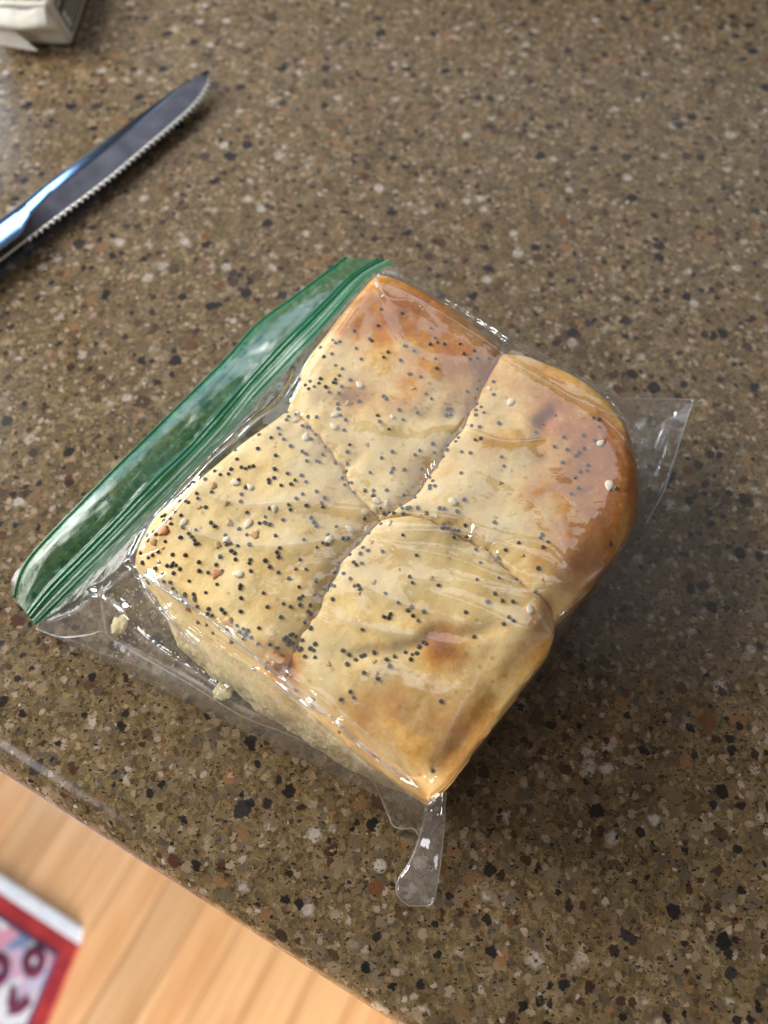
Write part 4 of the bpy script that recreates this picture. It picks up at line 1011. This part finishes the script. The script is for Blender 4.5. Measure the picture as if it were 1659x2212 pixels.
# ------------------------------------------------------------------ butter stick in its paper
BH = .0195
B1 = at(158, 103, 0); B2 = at(194, -6, 0); T1w = at(88, 28, BH)
ux = (B2 - B1); ux[2] = 0; ux /= np.linalg.norm(ux)              # along the stick, away
uy = np.array([-ux[1], ux[0], 0]);
if uy[0] > 0: uy = -uy                                           # to the left
LEN, WID = .11, .034
bu0 = B1
butter = empty('butter_stick', (bu0[0], bu0[1], 0), 'opened stick of butter in printed paper wrapper at the counter corner', 'butter')
def bp(a, b, z): return bu0 + ux * a + uy * b + np.array([0, 0, z])
mp_ = NT('wax_paper'); Pq = mp_.vmath('SCALE', mp_.obj(), sc=1000.0)
mp_.set(Base_Color=mp_.cramp(mp_.noise(Pq, .08, 4), [(.3, (.84, .81, .73)), (.7, (.90, .88, .82))]), Roughness=.42)
mp_.put(mp_.bsdf.inputs['Normal'], mp_.bump(mp_.noise(Pq, .12, 3), .35, .0015)); mp_.bsdf.inputs['Subsurface Weight'].default_value = .15; mp_.bsdf.inputs['Subsurface Scale'].default_value = .003
M_paper = mp_.m
M_but = simple('butter', (.86, .74, .42), .35); M_bnt = bpy.data.materials['butter'].node_tree.nodes['Principled BSDF']; M_bnt.inputs['Subsurface Weight'].default_value = .05; M_bnt.inputs['Subsurface Scale'].default_value = .004
M_ink = simple('olive_print', (.06, .062, .028), .6)
lean = (T1w - B1)[:2] @ uy[:2]
# wrapper body: printed side and lower parts
def box8(name, pts, mat, bev, seg=3):
    v = pts; f = [(0, 3, 2, 1), (4, 5, 6, 7), (0, 1, 5, 4), (1, 2, 6, 5), (2, 3, 7, 6), (3, 0, 4, 7)]
    me = mesh(name, v, f); bm = bmesh.new(); bm.from_mesh(me); bmesh.ops.recalc_face_normals(bm, faces=bm.faces)
    bmesh.ops.bevel(bm, geom=bm.edges[:], offset=bev, segments=seg, affect='EDGES', profile=.6); bm.to_mesh(me); bm.free()
    return adopt(link(name, me, mat), butter)
ly = max(.0, lean)
box8('wrapper', [bp(0, 0, .0006), bp(LEN, 0, .0006), bp(LEN, WID, .0006), bp(0, WID, .0006), bp(.002, ly, BH - .0012), bp(LEN, ly, BH - .0012), bp(LEN, WID, BH - .0012), bp(.002, WID, BH - .0012)], M_paper, .0022)
box8('butter_block', [bp(.003, ly + .002, BH - .006), bp(LEN - .002, ly + .002, BH - .006), bp(LEN - .002, WID - .002, BH - .006), bp(.003, WID - .002, BH - .006), bp(.004, ly + .003, BH + .0008), bp(LEN - .002, ly + .003, BH + .0008), bp(LEN - .002, WID - .003, BH + .0008), bp(.004, WID - .003, BH + .0008)], M_but, .0016)
# printed panels on the long side, as thin ink lines just proud of the paper
side_n = np.cross(bp(1, 0, 0) - bp(0, 0, 0), bp(0, ly, BH) - bp(0, 0, 0)); side_n /= np.linalg.norm(side_n)
if side_n @ uy > 0: side_n = -side_n
def sp_(a, h): 
    q = h / BH; return bp(a, ly * q, h) + side_n * .0003
def ink(name, pts, w, closed=True):
    v, f = [], []
    n = len(pts)
    for i in range(n if closed else n - 1):
        a, b = np.array(pts[i]), np.array(pts[(i + 1) % n]); d = b - a; d = d / (np.linalg.norm(d) + 1e-9); m_ = np.array([-d[1], d[0]]) * w / 2
        a2, b2 = a - d * w / 2, b + d * w / 2; k = len(v)
        for p in (a2 + m_, b2 + m_, b2 - m_, a2 - m_): v.append(sp_(*p))
        f.append((k, k + 1, k + 2, k + 3))
    return adopt(link(name, mesh(name, v, f), M_ink, smooth=False), butter)
ink('print_frame', [(.0065, .0035), (.060, .0035), (.060, .0112), (.0065, .0112)], .0010)
ink('print_frame', [(.0072, .0124), (.058, .0124), (.058, .0152), (.0072, .0152)], .0009)
for r in range(4):
    a = .0105 + (r % 2) * .001
    while a < .058:
        b = a + R.uniform(.0015, .0045); h_ = .0051 + r * .0015
        ink('print_line', [(a, h_), (min(b, .058), h_)], .0008, closed=False); a = b + .0010
for r in range(2):
    ink('print_line', [(.011, .0133 + r * .0010), (.055, .0133 + r * .0010)], .0003, closed=False)
# folded end paper: tucked triangle and a loose flap pointing out
def sheet(name, rows_, mat, parent, nu=30, nv=30, wr=.0005, sd_=0.):
    Rw = np.array([resample(np.array(r), nu) for r in rows_]); G = np.stack([resample(Rw[:, j], nv) for j in range(nu)], 1)
    G[..., 2] += wr * fbm(G[..., 0] * 90 + sd_, G[..., 1] * 90, 3)
    return adopt(link(name, fast_grid_mesh(name, G), mat), parent)
sheet('end_fold', [[bp(.001, ly + .001, BH - .002), bp(.000, WID * .5, BH - .003), bp(.001, WID, BH - .002)], [bp(-.004, .006, BH * .62), bp(-.0055, WID * .5, BH * .60), bp(-.004, WID, BH * .62)], [bp(-.0015, .002, BH * .42), bp(-.001, WID * .5, BH * .40), bp(-.001, WID, BH * .42)]], M_paper, butter)
fa = [at(-60, 20, .024), at(-20, 28, .022), at(0, 38, .020)]
sheet('loose_flap', [[at(-70, 10, .015), at(-30, 22, .0145), at(4, 42, .0135)], [at(-60, 50, .011), at(-5, 66, .0095), at(42, 75, .0085)], [at(-50, 78, .007), at(20, 96, .005), at(80, 108, .0035)], [at(-40, 84, .0062), at(15, 99, .0045), at(80, 111, .003)]], M_paper, butter, 40, 40, .0004, 2.)
